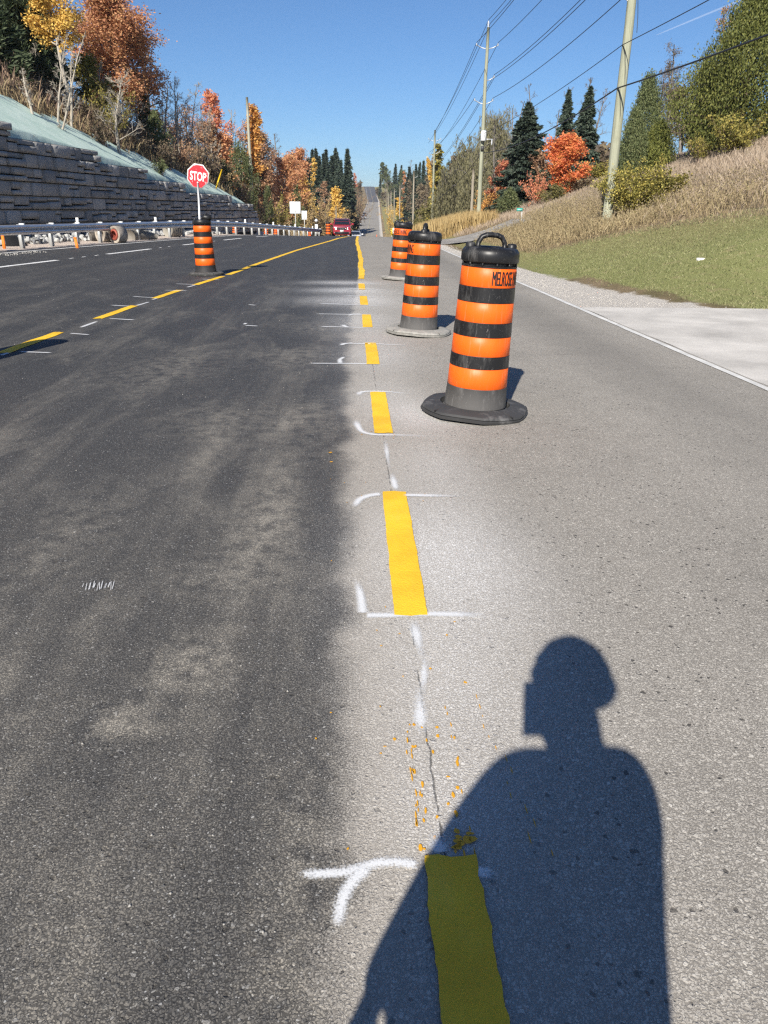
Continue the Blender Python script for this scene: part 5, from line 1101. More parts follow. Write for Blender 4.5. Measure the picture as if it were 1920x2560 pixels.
plant(520, 300, 74, 40, 'broad', 'rust', 'rusty tree left of the red topped maple', 25, 6000, .16, tf=.1)
plant(566, 330, 76, 42, 'broad', 'salmon', 'orange bush tree beneath the red topped maple', 26, 7000, .16, tf=.1)
plant(604, 262, 86, 30, 'poplar', 'amber', 'upright amber orange tree behind the lone bare pole', 27, 9000, .2, tf=.1)
plant(640, 315, 98, 36, 'broad', 'rust', 'rust coloured tree right of the lone bare pole', 28, 6000, .2, tf=.12)
plant(668, 335, 100, 42, 'broad', 'rust', 'bushy rusty tree further right of the lone pole', 29, 8000, .2, tf=.1)
plant(720, 368, 105, 42, 'broad', 'salmon', 'coral brown tree with dark limbs left of the spruce stand', 30, 9000, .2, tf=.12)
plant(690, 385, 92, 50, 'broad', 'salmon', 'broad coral tree in front of the rusty ones', 31, 9000, .18, tf=.14)
plant(655, 400, 88, 40, 'broad', 'rust', 'low rusty tree just right of the lone pole', 32, 6500, .18, tf=.1)
plant(745, 410, 112, 32, 'broad', 'amber', 'amber tree at the right end of the coral trees', 33, 5000, .2, tf=.1)
plant(690, 330, 125, 40, 'bare', 'rust', 'grey bare tree top behind the rusty trees', 34, 0, .1, B_GREY, tf=.2)
plant(598, 355, 72, 48, 'cedar', 'cedar2', 'green conifer bush in front of the lone pole', 35, 9000, .15)
plant(560, 400, 68, 34, 'cedar', 'cedar2', 'smaller green conifer bush beside the yellow guy guard', 36, 5000, .14)
plant(668, 465, 80, 20, 'cedar', 'cedar2', 'small green cedar left of the larger white sign', 37, 3500, .15)
plant(740, 462, 92, 24, 'cedar', 'cedar2', 'green conifer right above the larger white sign', 38, 4500, .17)
plant(692, 482, 84, 30, 'shrub', 'ygreen', 'yellow-green shrub left of the larger white sign', 39, 3500, .15)
plant(640, 478, 76, 30, 'shrub', 'dull', 'brownish shrub at the end of the retaining wall', 40, 3000, .13)
plant(775, 432, 120, 26, 'poplar', 'gold', 'golden tree at the foot of the spruce stand', 41, 4500, .22, tf=.08)
plant(790, 485, 100, 40, 'shrub', 'tan', 'tan bush mass right of the smaller white sign', 42, 5000, .17)
plant(760, 500, 92, 32, 'shrub', 'tan', 'tan and gold bush behind the smaller white sign', 43, 4000, .16)
plant(825, 505, 118, 26, 'shrub', 'tan', 'tan shrub behind the striped barrel by the red car', 44, 3600, .18)
plant(842, 470, 150, 20, 'poplar', 'gold', 'small bright yellow tree in front of the dark spruces', 45, 5000, .26, tf=.05)
plant(812, 455, 170, 22, 'broad', 'rust', 'rust coloured tree between the spruces and the yellow tree', 46, 2500, .28, tf=.1)
for k, (px, py, Y, R) in enumerate(((752, 388, 205, 22), (768, 376, 215, 22), (783, 392, 225, 22), (797, 375, 215, 23), (808, 386, 222, 22), (822, 377, 228, 23), (838, 374, 218, 23), (853, 382, 235, 23), (867, 375, 228, 24), (873, 400, 238, 20), (858, 405, 205, 24), (838, 402, 195, 24), (812, 405, 195, 25), (785, 404, 190, 25))):
    plant(px, py, Y, R, 'spruce', 'spruce', 'dark spruce, %s of the stand left of the far road, counted from the left' % ORD[k], 60 + k, 9000, .55, share='sp%d' % (k % 4), rz=k * 1.1, group='spruce stand left of the far road')
plant(778, 395, 190, 14, 'poplar', 'gold', 'yellow tree crown showing between the dark spruces', 75, 1600, .3, tf=.3)
plant(872, 432, 245, 11, 'broad', 'red', 'small red tree against the right edge of the spruce stand', 76, 1500, .3, tf=.2)
for k, (px, py, Y, R, m) in enumerate(((880, 470, 250, 18, 'dull'), (868, 490, 215, 20, 'dull'), (890, 490, 280, 14, 'rust'), (880, 510, 235, 16, 'dull'), (897, 475, 330, 12, 'tan'), (894, 455, 420, 10, 'rust'), (860, 520, 185, 20, 'tan'), (885, 525, 250, 12, 'dull'), (898, 500, 330, 8, 'dull'))):
    plant(px, py, Y, R, 'shrub', m, 'brownish roadside bush, %s of those left of the far road' % ORD[k], 80 + k, 1700, .3, group='bushes left of the far road', share='bush%s' % m if k > 5 else None, name='roadside_bush')
for k, (px, py, Y, R, m) in enumerate(((899, 452, 520, 9, 'dull'), (893, 458, 600, 9, 'cedar2'), (884, 448, 560, 12, 'dull'), (872, 452, 480, 14, 'cedar2'), (856, 455, 520, 16, 'dull'), (897, 462, 720, 5, 'dull'), (840, 450, 420, 18, 'cedar2'), (800, 440, 400, 22, 'dull'), (760, 430, 380, 24, 'cedar2'))):
    plant(px, py, Y, R, 'broad', m, 'far tree, %s in the wood climbing the left side of the far hill' % ORD[k], 90 + k, 2600, .5, share='fl%s' % m, rz=k, group='wood on the far hill', name='hill_tree', tf=.05)
for k, (px, py, Y, R, m, nl_) in enumerate(((385, 240, 72, 52, 'rust', 2600), (450, 262, 76, 52, 'rust', 2200), (500, 285, 82, 50, 'salmon', 3800), (580, 300, 96, 46, 'salmon', 4200), (420, 300, 70, 48, 'rust', 2600), (545, 345, 80, 44, 'rust', 3400), (480, 335, 70, 44, 'rust', 2400))):
    plant(px, py, Y, R, 'broad', m, 'thin-leaved russet tree, %s in the bank behind the stop sign' % ORD[k], 260 + k, nl_, .14, group='russet trees on the left bank', name='russet_tree', tf=.12, dense=.8)
for k, (px, py, Y, R) in enumerate(((330, 200, 56, 26), (405, 215, 64, 24), (445, 235, 66, 22), (520, 265, 74, 22), (575, 275, 84, 22), (655, 330, 104, 20), (240, 150, 50, 20), (95, 110, 46, 18))):
    plant(px, py, Y, R, 'bare', 'rust', 'pale bare trunk, %s among the russet trees of the left bank' % ORD[k], 270 + k, 0, .1, B_WHITE, group='pale bare trunks on the left bank', tf=.3, share='pb%d' % (k % 3), rz=k * 1.9)
for k, (px, py, Y, R) in enumerate(((760, 400, 198, 28), (776, 396, 207, 27), (803, 395, 205, 28), (828, 392, 210, 28), (847, 394, 214, 28), (862, 390, 220, 26), (745, 410, 195, 28), (824, 425, 185, 30), (850, 428, 190, 30), (800, 430, 180, 30), (774, 428, 178, 30))):
    plant(px, py, Y, R, 'spruce', 'spruce', 'lower dark conifer, %s filling the spruce stand left of the far road' % ORD[k], 60, 9000, .55, share='sp%d' % ((k + 1) % 4), rz=k * .9 + .4, group='lower conifers in the spruce stand')
# ---- right side, far to near
for k, (px, py, Y, R, m) in enumerate(((944, 470, 700, 5, 'dull'), (975, 420, 620, 14, 'cedar2'), (1010, 425, 560, 18, 'cedar2'), (1080, 400, 300, 26, 'dull'), (1110, 400, 260, 28, 'cedar2'), (1150, 390, 220, 34, 'dull'), (1200, 385, 200, 36, 'dull'), (1260, 380, 180, 40, 'cedar2'), (1330, 380, 150, 44, 'dull'), (1420, 370, 130, 48, 'dull'), (1500, 360, 110, 50, 'dull'), (1290, 330, 110, 48, 'willow'))):
    plant(px, py, Y, R, 'broad', m, 'background tree, %s in the far wood behind the right-hand trees' % ORD[k], 290 + k, 3200, .45, share='fr%s' % m, rz=k, group='far wood on the right', name='wood_tree', tf=.05)
plant(966, 405, 600, 13, 'broad', 'cedar2', 'tall rounded green tree right of the far road top', 101, 3000, .8, tf=.3)
plant(951, 427, 640, 5, 'spruce', 'spruce', 'narrow dark spruce closest to the far road on the right', 102, 1500, .8)
for k, (px, py, Y, R) in enumerate(((990, 411, 470, 12), (998, 414, 450, 12), (1040, 408, 260, 15), (1050, 412, 280, 15), (1058, 404, 250, 15), (1030, 418, 300, 18), (1046, 430, 220, 20), (1064, 425, 200, 20), (1022, 436, 260, 18))):
    plant(px, py, Y, R, 'spruce', 'spruce', 'dark conifer, %s of the row right of the far road, counted from the left' % ORD[k], 110 + k, 3000, .5, share='sp%d' % (k % 4), rz=k * .7, group='conifers right of the far road')
for k, (px, py, Y, R, m) in enumerate(((982, 428, 430, 16, 'cedar2'), (1003, 425, 400, 16, 'cedar2'), (1018, 428, 350, 14, 'cedar2'), (975, 455, 470, 14, 'dull'), (1035, 450, 240, 22, 'dull'), (1055, 460, 190, 22, 'dull'), (1075, 440, 165, 22, 'dull'), (1062, 500, 150, 22, 'olive'), (1042, 505, 170, 18, 'olive'), (960, 480, 500, 12, 'dull'))):
    plant(px, py, Y, R, 'broad', m, 'dull green-brown tree, %s along the right bank of the far road' % ORD[k], 125 + k, 2600, .45, share='fb%s' % m, rz=k, group='trees on the right bank of the far road', name='bank_tree', tf=.08)
plant(1013, 430, 270, 9, 'poplar', 'salmon', 'slim orange tree behind the far poles on the right', 140, 2200, .4, tf=.05)
plant(1018, 400, 420, 14, 'bare', 'rust', 'grey bare tree above the far green trees on the right', 141, 0, .1, B_GREY, tf=.3)
plant(977, 512, 235, 12, 'shrub', 'gold', 'golden shrub at the foot of the slim far poles', 142, 1800, .32)
plant(998, 495, 215, 14, 'poplar', 'gold', 'golden tree beside the slim far poles', 143, 2200, .34, tf=.05)
plant(995, 540, 150, 18, 'cedar', 'cedar2', 'rounded dark cedar bush above the third barrel', 144, 3500, .28)
plant(1028, 540, 130, 20, 'shrub', 'olive', 'olive bush right of the third barrel', 145, 2500, .25)
plant(1058, 535, 105, 26, 'shrub', 'olive', 'olive bush at the foot of the poplar pole', 146, 3000, .2)
plant(1096, 362, 112, 21, 'poplar', 'ygreen', 'narrow yellow poplar right behind the third pole', 147, 8500, .22, tf=.08)
plant(1095, 395, 116, 16, 'poplar', 'gold', 'yellow crown inside the narrow poplar', 148, 4000, .22, tf=.2)
plant(1150, 345, 102, 52, 'willow', 'willow', 'greyish willow left of the tall pole with the grey box', 149, 40000, .22)
plant(1205, 290, 110, 48, 'willow', 'willow', 'tallest willow behind the tall pole with the grey box', 150, 36000, .22)
plant(1245, 295, 106, 44, 'willow', 'willow', 'pale willow right of the tall pole with the grey box', 151, 34000, .22)
plant(1125, 420, 96, 36, 'willow', 'willow', 'low willow thicket left of the short brown pole', 152, 26000, .2)
plant(1180, 400, 90, 44, 'willow', 'willow', 'bushy willow behind the short brown pole', 153, 30000, .2)
for k, (px, py, Y, R) in enumerate(((1280, 255, 96, 40), (1310, 265, 100, 36), (1255, 300, 92, 34), (1345, 205, 84, 34), (1400, 225, 88, 30), (1375, 270, 90, 40))):
    plant(px, py, Y, R, 'bare', 'rust', 'bare grey tree, %s behind the right-hand spruces' % ORD[k], 160 + k, 0, .1, B_GREY, tf=.15, share='bare%d' % (k % 3), rz=k, group='bare trees behind the spruces')
plant(1243, 400, 68, 28, 'broad', 'red', 'red maple between the tall pole and the near spruce', 170, 6000, .15, tf=.12)
plant(1215, 480, 66, 24, 'shrub', 'amber', 'amber shrub at the foot of the tall pole with the grey box', 171, 3000, .13)
plant(1255, 470, 62, 26, 'shrub', 'amber', 'amber and red shrub left of the near spruce', 172, 3000, .13)
plant(1327, 262, 61, 74, 'spruce', 'spruce', 'large dark spruce left of the fiery maple', 173, 36000, .26)
plant(1275, 470, 57, 36, 'cedar', 'cedar2', 'low dark juniper in front of the large spruce', 174, 7000, .12)
plant(1428, 228, 70, 36, 'spruce', 'spruce', 'slim blue-green spruce directly behind the fiery maple', 175, 14000, .26)
plant(1472, 222, 66, 44, 'spruce', 'spruce', 'pointed spruce between the fiery maple and the near pole', 176, 16000, .26)
plant(1415, 335, 52, 50, 'broad', 'fire', 'fiery orange-red maple between the spruces', 187, 15000, .125, tf=.12, dense=.8)
plant(1350, 430, 53, 26, 'shrub', 'red', 'low red shrub left of the fiery maple', 178, 2500, .12)
plant(1390, 455, 50, 44, 'shrub', 'olive', 'dark olive thicket under the fiery maple', 179, 3500, .11)
plant(1450, 440, 52, 36, 'shrub', 'dull', 'dull shrub between the fiery maple and the near pole', 180, 2500, .11)
plant(1350, 375, 60, 30, 'broad', 'rust', 'rusty sapling between the large spruce and the fiery maple', 181, 2500, .13)
plant(1500, 400, 58, 44, 'shrub', 'ygreen', 'yellow-green thicket behind the near pole', 182, 3000, .12)
plant(1455, 195, 76, 30, 'bare', 'rust', 'bare tall tree rising behind the pointed spruce', 183, 0, .1, B_GREY, tf=.3)
plant(1510, 215, 72, 32, 'bare', 'rust', 'leaning bare tree left of the near pole', 184, 0, .1, B_GREY, lean=.12, tf=.25)
plant(1627, 185, 48, 52, 'cedar', 'cedar2', 'tall grey-green cedar right of the near pole', 190, 36000, .105)
plant(1592, 270, 46, 40, 'cedar', 'cedar2', 'shorter cedar directly beside the near pole', 191, 22000, .10)
plant(1655, 300, 46.5, 44, 'cedar', 'cedar', 'bright green lower cedar right of the tall grey-green one', 192, 22000, .10)
for k, (px, py, Y, R, ln) in enumerate(((1660, 170, 60, 34, .02), (1690, 112, 58, 40, -.04), (1712, 150, 62, 34, .05), (1735, 185, 57, 30, .02), (1790, 130, 60, 28, .03), (1680, 200, 54, 30, 0))):
    plant(px, py, Y, R, 'bare', 'dull', 'bare grey tree, %s of the thicket left of the big cedar' % ORD[k], 195 + k, 2600, .08, B_GREY, lean=ln, tf=.12, share='thk%d' % (k % 3), rz=k * 1.3, group='bare thicket left of the big cedar')
plant(1725, 210, 55, 38, 'broad', 'dull', 'pinkish brown bare-twigged tree left of the big cedar', 202, 5000, .12, tf=.25)
plant(1760, 138, 58, 30, 'pine', 'pine', 'ragged pine top above the brown trees left of the big cedar', 203, 5000, .3)
plant(1912, -40, 43, 150, 'cedar', 'cedar', 'big golden-green cedar filling the right edge', 204, 85000, .13)
plant(1820, 150, 46, 60, 'cedar', 'cedar', 'lower flank cedar left of the big golden-green one', 205, 40000, .115)
plant(1850, 10, 50, 34, 'bare', 'rust', 'bare brown tree top sticking out beside the big cedar', 206, 600, .12, B_GREY, tf=.3)
plant(1850, 278, 39.5, 62, 'shrub', 'ygreen', 'yellow-leaved shrub at the foot of the big cedar', 207, 5000, .11)
plant(1760, 335, 41, 34, 'shrub', 'ygreen', 'small yellow-green shrub left of the yellow-leaved one', 208, 2200, .10)
plant(1592, 400, 29.6, 78, 'shrub', 'ygreen', 'large yellow-green shrub wrapped round the foot of the near pole', 209, 13000, .095)
plant(1660, 430, 31, 58, 'shrub', 'ygreen', 'yellow-green shrub at the right of the near pole shrub', 210, 7500, .095)

# ---- undergrowth, grasses
def blades(name, mat, X, Y, Z, h, w, label, cat, lean=.35, seed=5, mats=None):
    rs = np.random.default_rng(seed); n = len(X); az = rs.uniform(0, 6.283, n); dx, dy = np.cos(az) * w / 2, np.sin(az) * w / 2; lx, ly = rs.normal(0, lean, n) * h, rs.normal(0, lean, n) * h
    V = np.stack([np.stack([X - dx, Y - dy, Z - .02], 1), np.stack([X + dx, Y + dy, Z - .02], 1), np.stack([X + lx * .45 + dx * .7, Y + ly * .45 + dy * .7, Z + h * .6], 1), np.stack([X + lx, Y + ly, Z + h], 1)], 1).reshape(-1, 3)
    i = np.arange(n) * 4; F = np.stack([i, i + 1, i + 2, i + 3], 1)
    o = MB().add(V, F).build(name, mat); return tag(o, label, cat, kind='stuff')
M_DRY = leafmat('dry_grass_blades', [(.41, .30, .205), (.50, .385, .27), (.58, .46, .335), (.65, .53, .395)], .35)
M_GOLDG = leafmat('golden_weeds', [(.29, .215, .11), (.38, .29, .15), (.46, .36, .19), (.38, .33, .15)], .35)
M_LAWN = leafmat('lawn_blades', [(.17, .195, .065), (.225, .245, .09), (.285, .285, .125), (.35, .32, .16)], .2)
M_REED = leafmat('reed_blades', [(.34, .22, .08), (.50, .34, .12), (.60, .43, .17), (.66, .50, .22)], .2)
M_BRUSH = leafmat('brush_twigs', [(.12, .075, .055), (.20, .125, .09), (.28, .18, .12), (.34, .23, .14)], .1)
M_TANG = leafmat('hill_grass', [(.22, .15, .075), (.34, .25, .13), (.42, .31, .16), (.30, .25, .10)], .2)
rs = np.random.default_rng(77)
def scatter(n, xr, yr_, ok):
    X = rs.uniform(*xr, n); Y = yr_[0] + (yr_[1] - yr_[0]) * rs.random(n) ** 1.15; k = ok(X, Y); return X[k], Y[k]
# meadow above the lawn
def meadow_ok(X, Y):
    u = X - cx(Y) - .23; drv = (np.abs(Y - 45) < 3.8) & (u < 9.5)
    return (X > lawn_top(Y) + rs.normal(0, .5, len(X))) & (u > 6.2) & (X < Y * .66 + 3) & ~drv
X, Y = scatter(190000, (5.5, 36), (17, 62), meadow_ok); gold = (X < 12 + rs.normal(0, 1.5, len(X))) & (Y < 46)
h = rs.uniform(.14, .46, len(X)) * np.clip((X - lawn_top(Y)) / 2.2, .25, 1) * np.interp(Y, [24, 40], [1., .8])
blades('dry_grass', M_DRY, X[~gold], Y[~gold], T(X[~gold], Y[~gold]), h[~gold], rs.uniform(.008, .018, (~gold).sum()), 'dry pinkish tan grass covering the upper right bank', 'grass', .28, 6)
blades('golden_weeds', M_GOLDG, X[gold], Y[gold], T(X[gold], Y[gold]), h[gold] * 1.05, rs.uniform(.008, .019, gold.sum()), 'golden brown weeds along the lower right bank before the lawn', 'weeds', .3, 8)
# seed heads on the weeds
X2, Y2 = scatter(26000, (5.5, 14), (22, 44), lambda X, Y: meadow_ok(X, Y)); mbh = MB(); leafquads(mbh, np.stack([X2, Y2, T(X2, Y2) + rs.uniform(.1, .65, len(X2))], 1), .055, rs=rs); tag(mbh.build('weed_heads', M_GOLDG), 'small golden leaves and seed heads on the lower right bank weeds', 'weeds', kind='stuff')
# lawn
X, Y = scatter(170000, (5.2, 22), (13.2, 33), lambda X, Y: (X < lawn_top(Y) + .8) & (X > gedge(Y) + rs.normal(0, .13, len(X))) & (X < Y * .66 + 1.0) & (Y > 13.0))
blades('lawn_grass', M_LAWN, X, Y, T(X, Y), rs.uniform(.02, .055, len(X)), rs.uniform(.006, .014, len(X)), 'short green mown grass on the right bank', 'grass', .5, 9)
# reeds
X, Y = scatter(26000, (4.9, 10.5), (51, 80), lambda X, Y: (X - cx(Y) > 5.3) & (X < 9.6)); h = rs.uniform(.5, 1.35, len(X)) * np.interp(X, [8, 9.6], [1, .6])
blades('reeds', M_REED, X, Y, T(X, Y), h, rs.uniform(.018, .04, len(X)), 'straw yellow reeds standing beside the tall pole', 'reeds', .10, 10)
# left hill grasses and brush
def hill_ok(X, Y): d = Xw(Y) - X; return (d > np.where(Y < 64.5, seedw(Y) + .3, .6))
X, Y = scatter(70000, (-34, -6), (26, 90), lambda X, Y: hill_ok(X, Y) & (Xw(Y) - X < 8)); h = rs.uniform(.25, .75, len(X))
blades('hill_grass', M_TANG, X, Y, T(X, Y), h, rs.uniform(.012, .03, len(X)), 'tan grass along the top of the pale green seeded slope', 'grass', .3, 12)
X, Y = scatter(76000, (-40, -6), (34, 120), lambda X, Y: hill_ok(X, Y) & (Xw(Y) - X > 1.0 + rs.random(len(X)) * 2.5)); hh = rs.uniform(.3, 1.5, len(X)) * np.clip((Xw(Y) - X) / 5, .3, 1)
blades('hillside_brush', M_BRUSH, X, Y, T(X, Y), hh, rs.uniform(.006, .013, len(X)), 'tangled reddish brown brush on the left hillside', 'brush', .22, 14)
n = 60000; X, Y = scatter(n, (-40, -6), (36, 120), lambda X, Y: hill_ok(X, Y) & (Xw(Y) - X > 2.0)); hh = rs.uniform(.2, 2.0, len(X)) * np.clip((Xw(Y) - X) / 5, .35, 1); mbh = MB()
leafquads(mbh, np.stack([X, Y, T(X, Y) + hh], 1), .075, rs=rs); tag(mbh.build('brush_leaves', LM['dull']), 'withered leaves hanging in the brown hillside brush', 'brush', kind='stuff')
for k, (px, py, Y, R, m) in enumerate(((330, 330, 50, 40, 'dull'), (370, 320, 54, 44, 'rust'), (410, 345, 52, 40, 'dull'), (450, 345, 56, 44, 'rust'), (490, 350, 60, 46, 'dull'), (340, 290, 58, 40, 'rust'), (440, 300, 66, 40, 'rust'), (400, 395, 48, 22, 'cedar2'), (520, 385, 62, 40, 'dull'), (470, 400, 56, 30, 'dull'), (250, 290, 44, 34, 'dull'), (205, 240, 46, 34, 'dull'), (110, 200, 44, 34, 'dull'), (60, 190, 42, 34, 'dull'), (300, 250, 52, 36, 'rust'), (540, 420, 64, 34, 'tan'), (590, 450, 68, 34, 'dull'))):
    plant(px, py, Y, R, 'shrub', m, 'twiggy hillside shrub, %s among the brown brush on the left hill' % ORD[k], 230 + k, 1500, .10, group='shrubs in the hillside brush', share='hs' + m, rz=k * 1.7, name='hillside_shrub')
# roadside grass down the hill
X, Y = scatter(30000, (5, 40), (78, 240), lambda X, Y: (X - cx(Y) > 5.2)); blades('far_verge_grass', M_TANG, X, Y, T(X, Y), rs.uniform(.3, .9, len(X)), rs.uniform(.04, .09, len(X)), 'rough grass on the right verge beyond the crest', 'grass', .3, 16)
X, Y = scatter(30000, (-30, 4), (80, 240), lambda X, Y: (X - cx(Y) < -5.0)); blades('far_left_grass', M_TANG, X, Y, T(X, Y), rs.uniform(.3, 1.1, len(X)), rs.uniform(.04, .09, len(X)), 'rough brown grass on the left verge beyond the crest', 'grass', .3, 17)

# contrail
a, b = at(1640, 88, 9000), at(1960, -45, 9000); mb = MB(); pts = np.linspace(a, b, 10); mb.tube(pts - a, np.interp(np.linspace(0, 1, 10), [0, .3, 1], [4, 9, 13]), 8)
m, nt, p = newmat('vapour'); pset(p, nt, (.9, .9, .9), 1., 0.); tr = nd(nt, 'ShaderNodeBsdfTransparent'); mx = nd(nt, 'ShaderNodeMixShader', {0: .07, 1: tr.outputs[0], 2: p.outputs[0]}); nt.links.new(mx.outputs[0], nt.nodes['Material Output'].inputs[0])
o = mb.build('contrail', m, None, True); o.location = a; tag(o, 'faint white contrail crossing the sky at the upper right', 'contrail')

# ================================================================== THE PHOTOGRAPHER (behind the camera; seen as the shadow on the road)
def skin(nodes, edges, sub=1):
    me = bpy.data.meshes.new('limb'); me.from_pydata([n[0] for n in nodes], edges, []); o = bpy.data.objects.new('limb', me); COL.objects.link(o)
    o.modifiers.new('s', 'SKIN'); 
    for i, n in enumerate(nodes):
        r_ = n[1]; r_ = (r_, r_) if np.isscalar(r_) else r_; me.skin_vertices[0].data[i].radius = r_
    me.skin_vertices[0].data[0].use_root = True
    sb_ = o.modifiers.new('u', 'SUBSURF'); sb_.levels = sub; sb_.render_levels = sub
    bpy.context.view_layer.update(); ev = bpy.data.meshes.new_from_object(o.evaluated_get(bpy.context.evaluated_depsgraph_get())); bpy.data.objects.remove(o); return ev
PX, PYY = .04, -.33
J = dict(pel=(PX, PYY, .98), wai=(PX, PYY, 1.12), che=(PX, PYY + .01, 1.33), nek=(PX + .01, PYY + .01, 1.53), hed=(PX + .015, PYY + .05, 1.64),
         ls=(PX - .185, PYY, 1.43), le=(PX - .305, PYY + .03, 1.16), lw=(PX - .385, PYY + .10, .90), rs=(PX + .170, PYY, 1.43), re=(PX + .185, PYY + .07, 1.13), rw=(PX - .003, PYY + .26, 1.362),
         lh=(PX - .10, PYY, .93), lk=(PX - .12, PYY + .03, .52), la=(PX - .13, PYY - .01, .10), lt=(PX - .14, PYY + .16, .045), rh=(PX + .10, PYY, .93), rk=(PX + .12, PYY + .03, .52), ra=(PX + .13, PYY - .01, .10), rt=(PX + .14, PYY + .16, .045))
RAD = dict(pel=(.24, .16), wai=(.25, .16), che=(.245, .15), nek=.088, hed=.075, ls=.082, le=.074, lw=.046, rs=.082, re=.070, rw=.038, lh=.10, lk=.068, la=.05, lt=.042, rh=.10, rk=.068, ra=.05, rt=.042)
bmj = bmesh.new()
def absorb(me, mat4=None):
    if mat4 is not None: me.transform(mat4)
    bmj.from_mesh(me); bpy.data.meshes.remove(me)
def chain(*ns, sub=2):
    nn = [(J[n] if isinstance(n, str) else n[0], RAD[n] if isinstance(n, str) else n[1]) for n in ns]; absorb(skin(nn, [(i, i + 1) for i in range(len(nn) - 1)], sub))
mixp = lambda a, b, t: tuple(np.array(J[a]) * (1 - t) + np.array(J[b]) * t)
def torso(rings, n=30):
    t = bmesh.new(); vs = []
    for cx_, z, rx, ry in rings: vs.append([t.verts.new((cx_ + rx * math.cos(q * 6.28319 / n), PYY + ry * math.sin(q * 6.28319 / n), z)) for q in range(n)])
    for a_, b_ in zip(vs[:-1], vs[1:]):
        for q in range(n): t.faces.new((a_[q], a_[(q + 1) % n], b_[(q + 1) % n], b_[q]))
    t.faces.new(vs[0][::-1]); t.faces.new(vs[-1]); me_ = bpy.data.meshes.new('torso'); t.to_mesh(me_); t.free(); absorb(me_)
torso([(-.055, .66, .29, .15), (-.055, .74, .298, .16), (-.046, .90, .288, .165), (-.018, 1.08, .272, .16), (.012, 1.22, .258, .155), (.034, 1.32, .238, .14), (.052, 1.39, .19, .12), (.058, 1.44, .135, .10), (.055, 1.48, .09, .085), (.052, 1.54, .072, .075), (.05, 1.62, .066, .07)])
for s_ in 'lr':
    chain(((PX, PYY, 1.40), .09), s_ + 's', (mixp(s_ + 's', s_ + 'e', .45), .082), s_ + 'e', (mixp(s_ + 'e', s_ + 'w', .35), .066), s_ + 'w')
    chain(((PX + (-.07 if s_ == 'l' else .07), PYY, 1.0), .115), s_ + 'h', (mixp(s_ + 'h', s_ + 'k', .5), .09), s_ + 'k', (mixp(s_ + 'k', s_ + 'a', .35), .066), s_ + 'a', (tuple(np.array(J[s_ + 'a']) - np.array((0, .03, .04))), .052))
    chain((tuple(np.array(J[s_ + 'a']) + np.array((0, -.04, -.05))), .05), (tuple(np.array(J[s_ + 't']) - np.array((0, .06, 0))), .048), s_ + 't')
def ball(c, s, n=16):
    t = bmesh.new(); bmesh.ops.create_uvsphere(t, u_segments=n, v_segments=n, radius=1.); me = bpy.data.meshes.new('b'); t.to_mesh(me); t.free(); me.transform(Matrix.Translation(c) @ Matrix.Diagonal((*s, 1))); absorb(me)
hx, hy, hz = PX + .005, PYY + .065, 1.680
ball((hx, hy, hz), (.090, .105, .122)); ball((hx, hy + .05, hz - .075), (.070, .060, .058)); ball((hx, hy + .108, hz - .012), (.015, .022, .026), 10); ball((hx, hy + .095, hz - .052), (.026, .014, .009), 10)
for s in (-1, 1): ball((hx + s * .083, hy - .005, hz - .008), (.012, .022, .034), 10)
def hand(wrist, palm_dir, side, fingers, thumb):
    """palm and five fingers as skinned chains"""
    w_ = Vector(wrist); pd = Vector(palm_dir).normalized(); sd = Vector(side).normalized(); pc = w_ + pd * .06
    absorb(skin([(tuple(w_ - pd * .03), (.032, .022)), (tuple(w_ + pd * .02), (.036, .02)), (tuple(pc), (.046, .034)), (tuple(w_ + pd * .095), (.042, .028))], [(0, 1), (1, 2), (2, 3)]))
    for k, pts in enumerate(fingers):
        base = w_ + pd * .085 + sd * (.030 - .020 * k); ch = [(tuple(base - pd * .02), .0095)]; p_ = base
        for q, d in enumerate(pts): p_ = p_ + Vector(d); ch.append((tuple(p_), .0092 - .0008 * q))
        absorb(skin(ch, [(i, i + 1) for i in range(len(ch) - 1)]))
    p_ = w_ + pd * .025 + sd * .03; ch = [(tuple(p_ - sd * .01), .013)]
    for d in thumb: p_ = p_ + Vector(d); ch.append((tuple(p_), .0105))
    absorb(skin(ch, [(i, i + 1) for i in range(len(ch) - 1)]))
dn = Vector((-.08, .12, -1)).normalized()
ln_ = [.085, .095, .088, .068]
hand(J['lw'], dn, (.15, .95, .1), [[tuple(dn * l * .45), tuple((dn + Vector((.25, .05, 0))).normalized() * l * .32), tuple((dn + Vector((.6, .05, 0))).normalized() * l * .25)] for l in ln_], [(.01, .025, -.025), (.01, .012, -.03), (.008, .004, -.022)])
# right hand wraps the phone from its right side
up_ = Vector((-.04, .12, 1.)).normalized()
hand(J['rw'], up_, (-.15, .2, -1), [[(-.030 * k_, .028, .012), (-.034 * k_, .002, .008), (-.018 * k_, -.012, .004)] for k_ in (1.0, 1.08, 1.02, .85)], [(-.012, -.022, .030), (-.022, -.004, .030), (-.018, .004, .022)])
me = bpy.data.meshes.new('body'); bmj.to_mesh(me); bmj.free(); tmp = bpy.data.objects.new('tmp', me); COL.objects.link(tmp); rm = tmp.modifiers.new('r', 'REMESH'); rm.mode = 'VOXEL'; rm.voxel_size = .008; rm.use_smooth_shade = True
sm = tmp.modifiers.new('sm', 'SMOOTH'); sm.factor = .5; sm.iterations = 3
bpy.context.view_layer.update(); bme = bpy.data.meshes.new_from_object(tmp.evaluated_get(bpy.context.evaluated_depsgraph_get())); bpy.data.objects.remove(tmp); bme.name = 'body'
person = thing('person', (PX, PYY, 0), 'person in a hard hat holding up a phone, known by the shadow on the road', 'person')
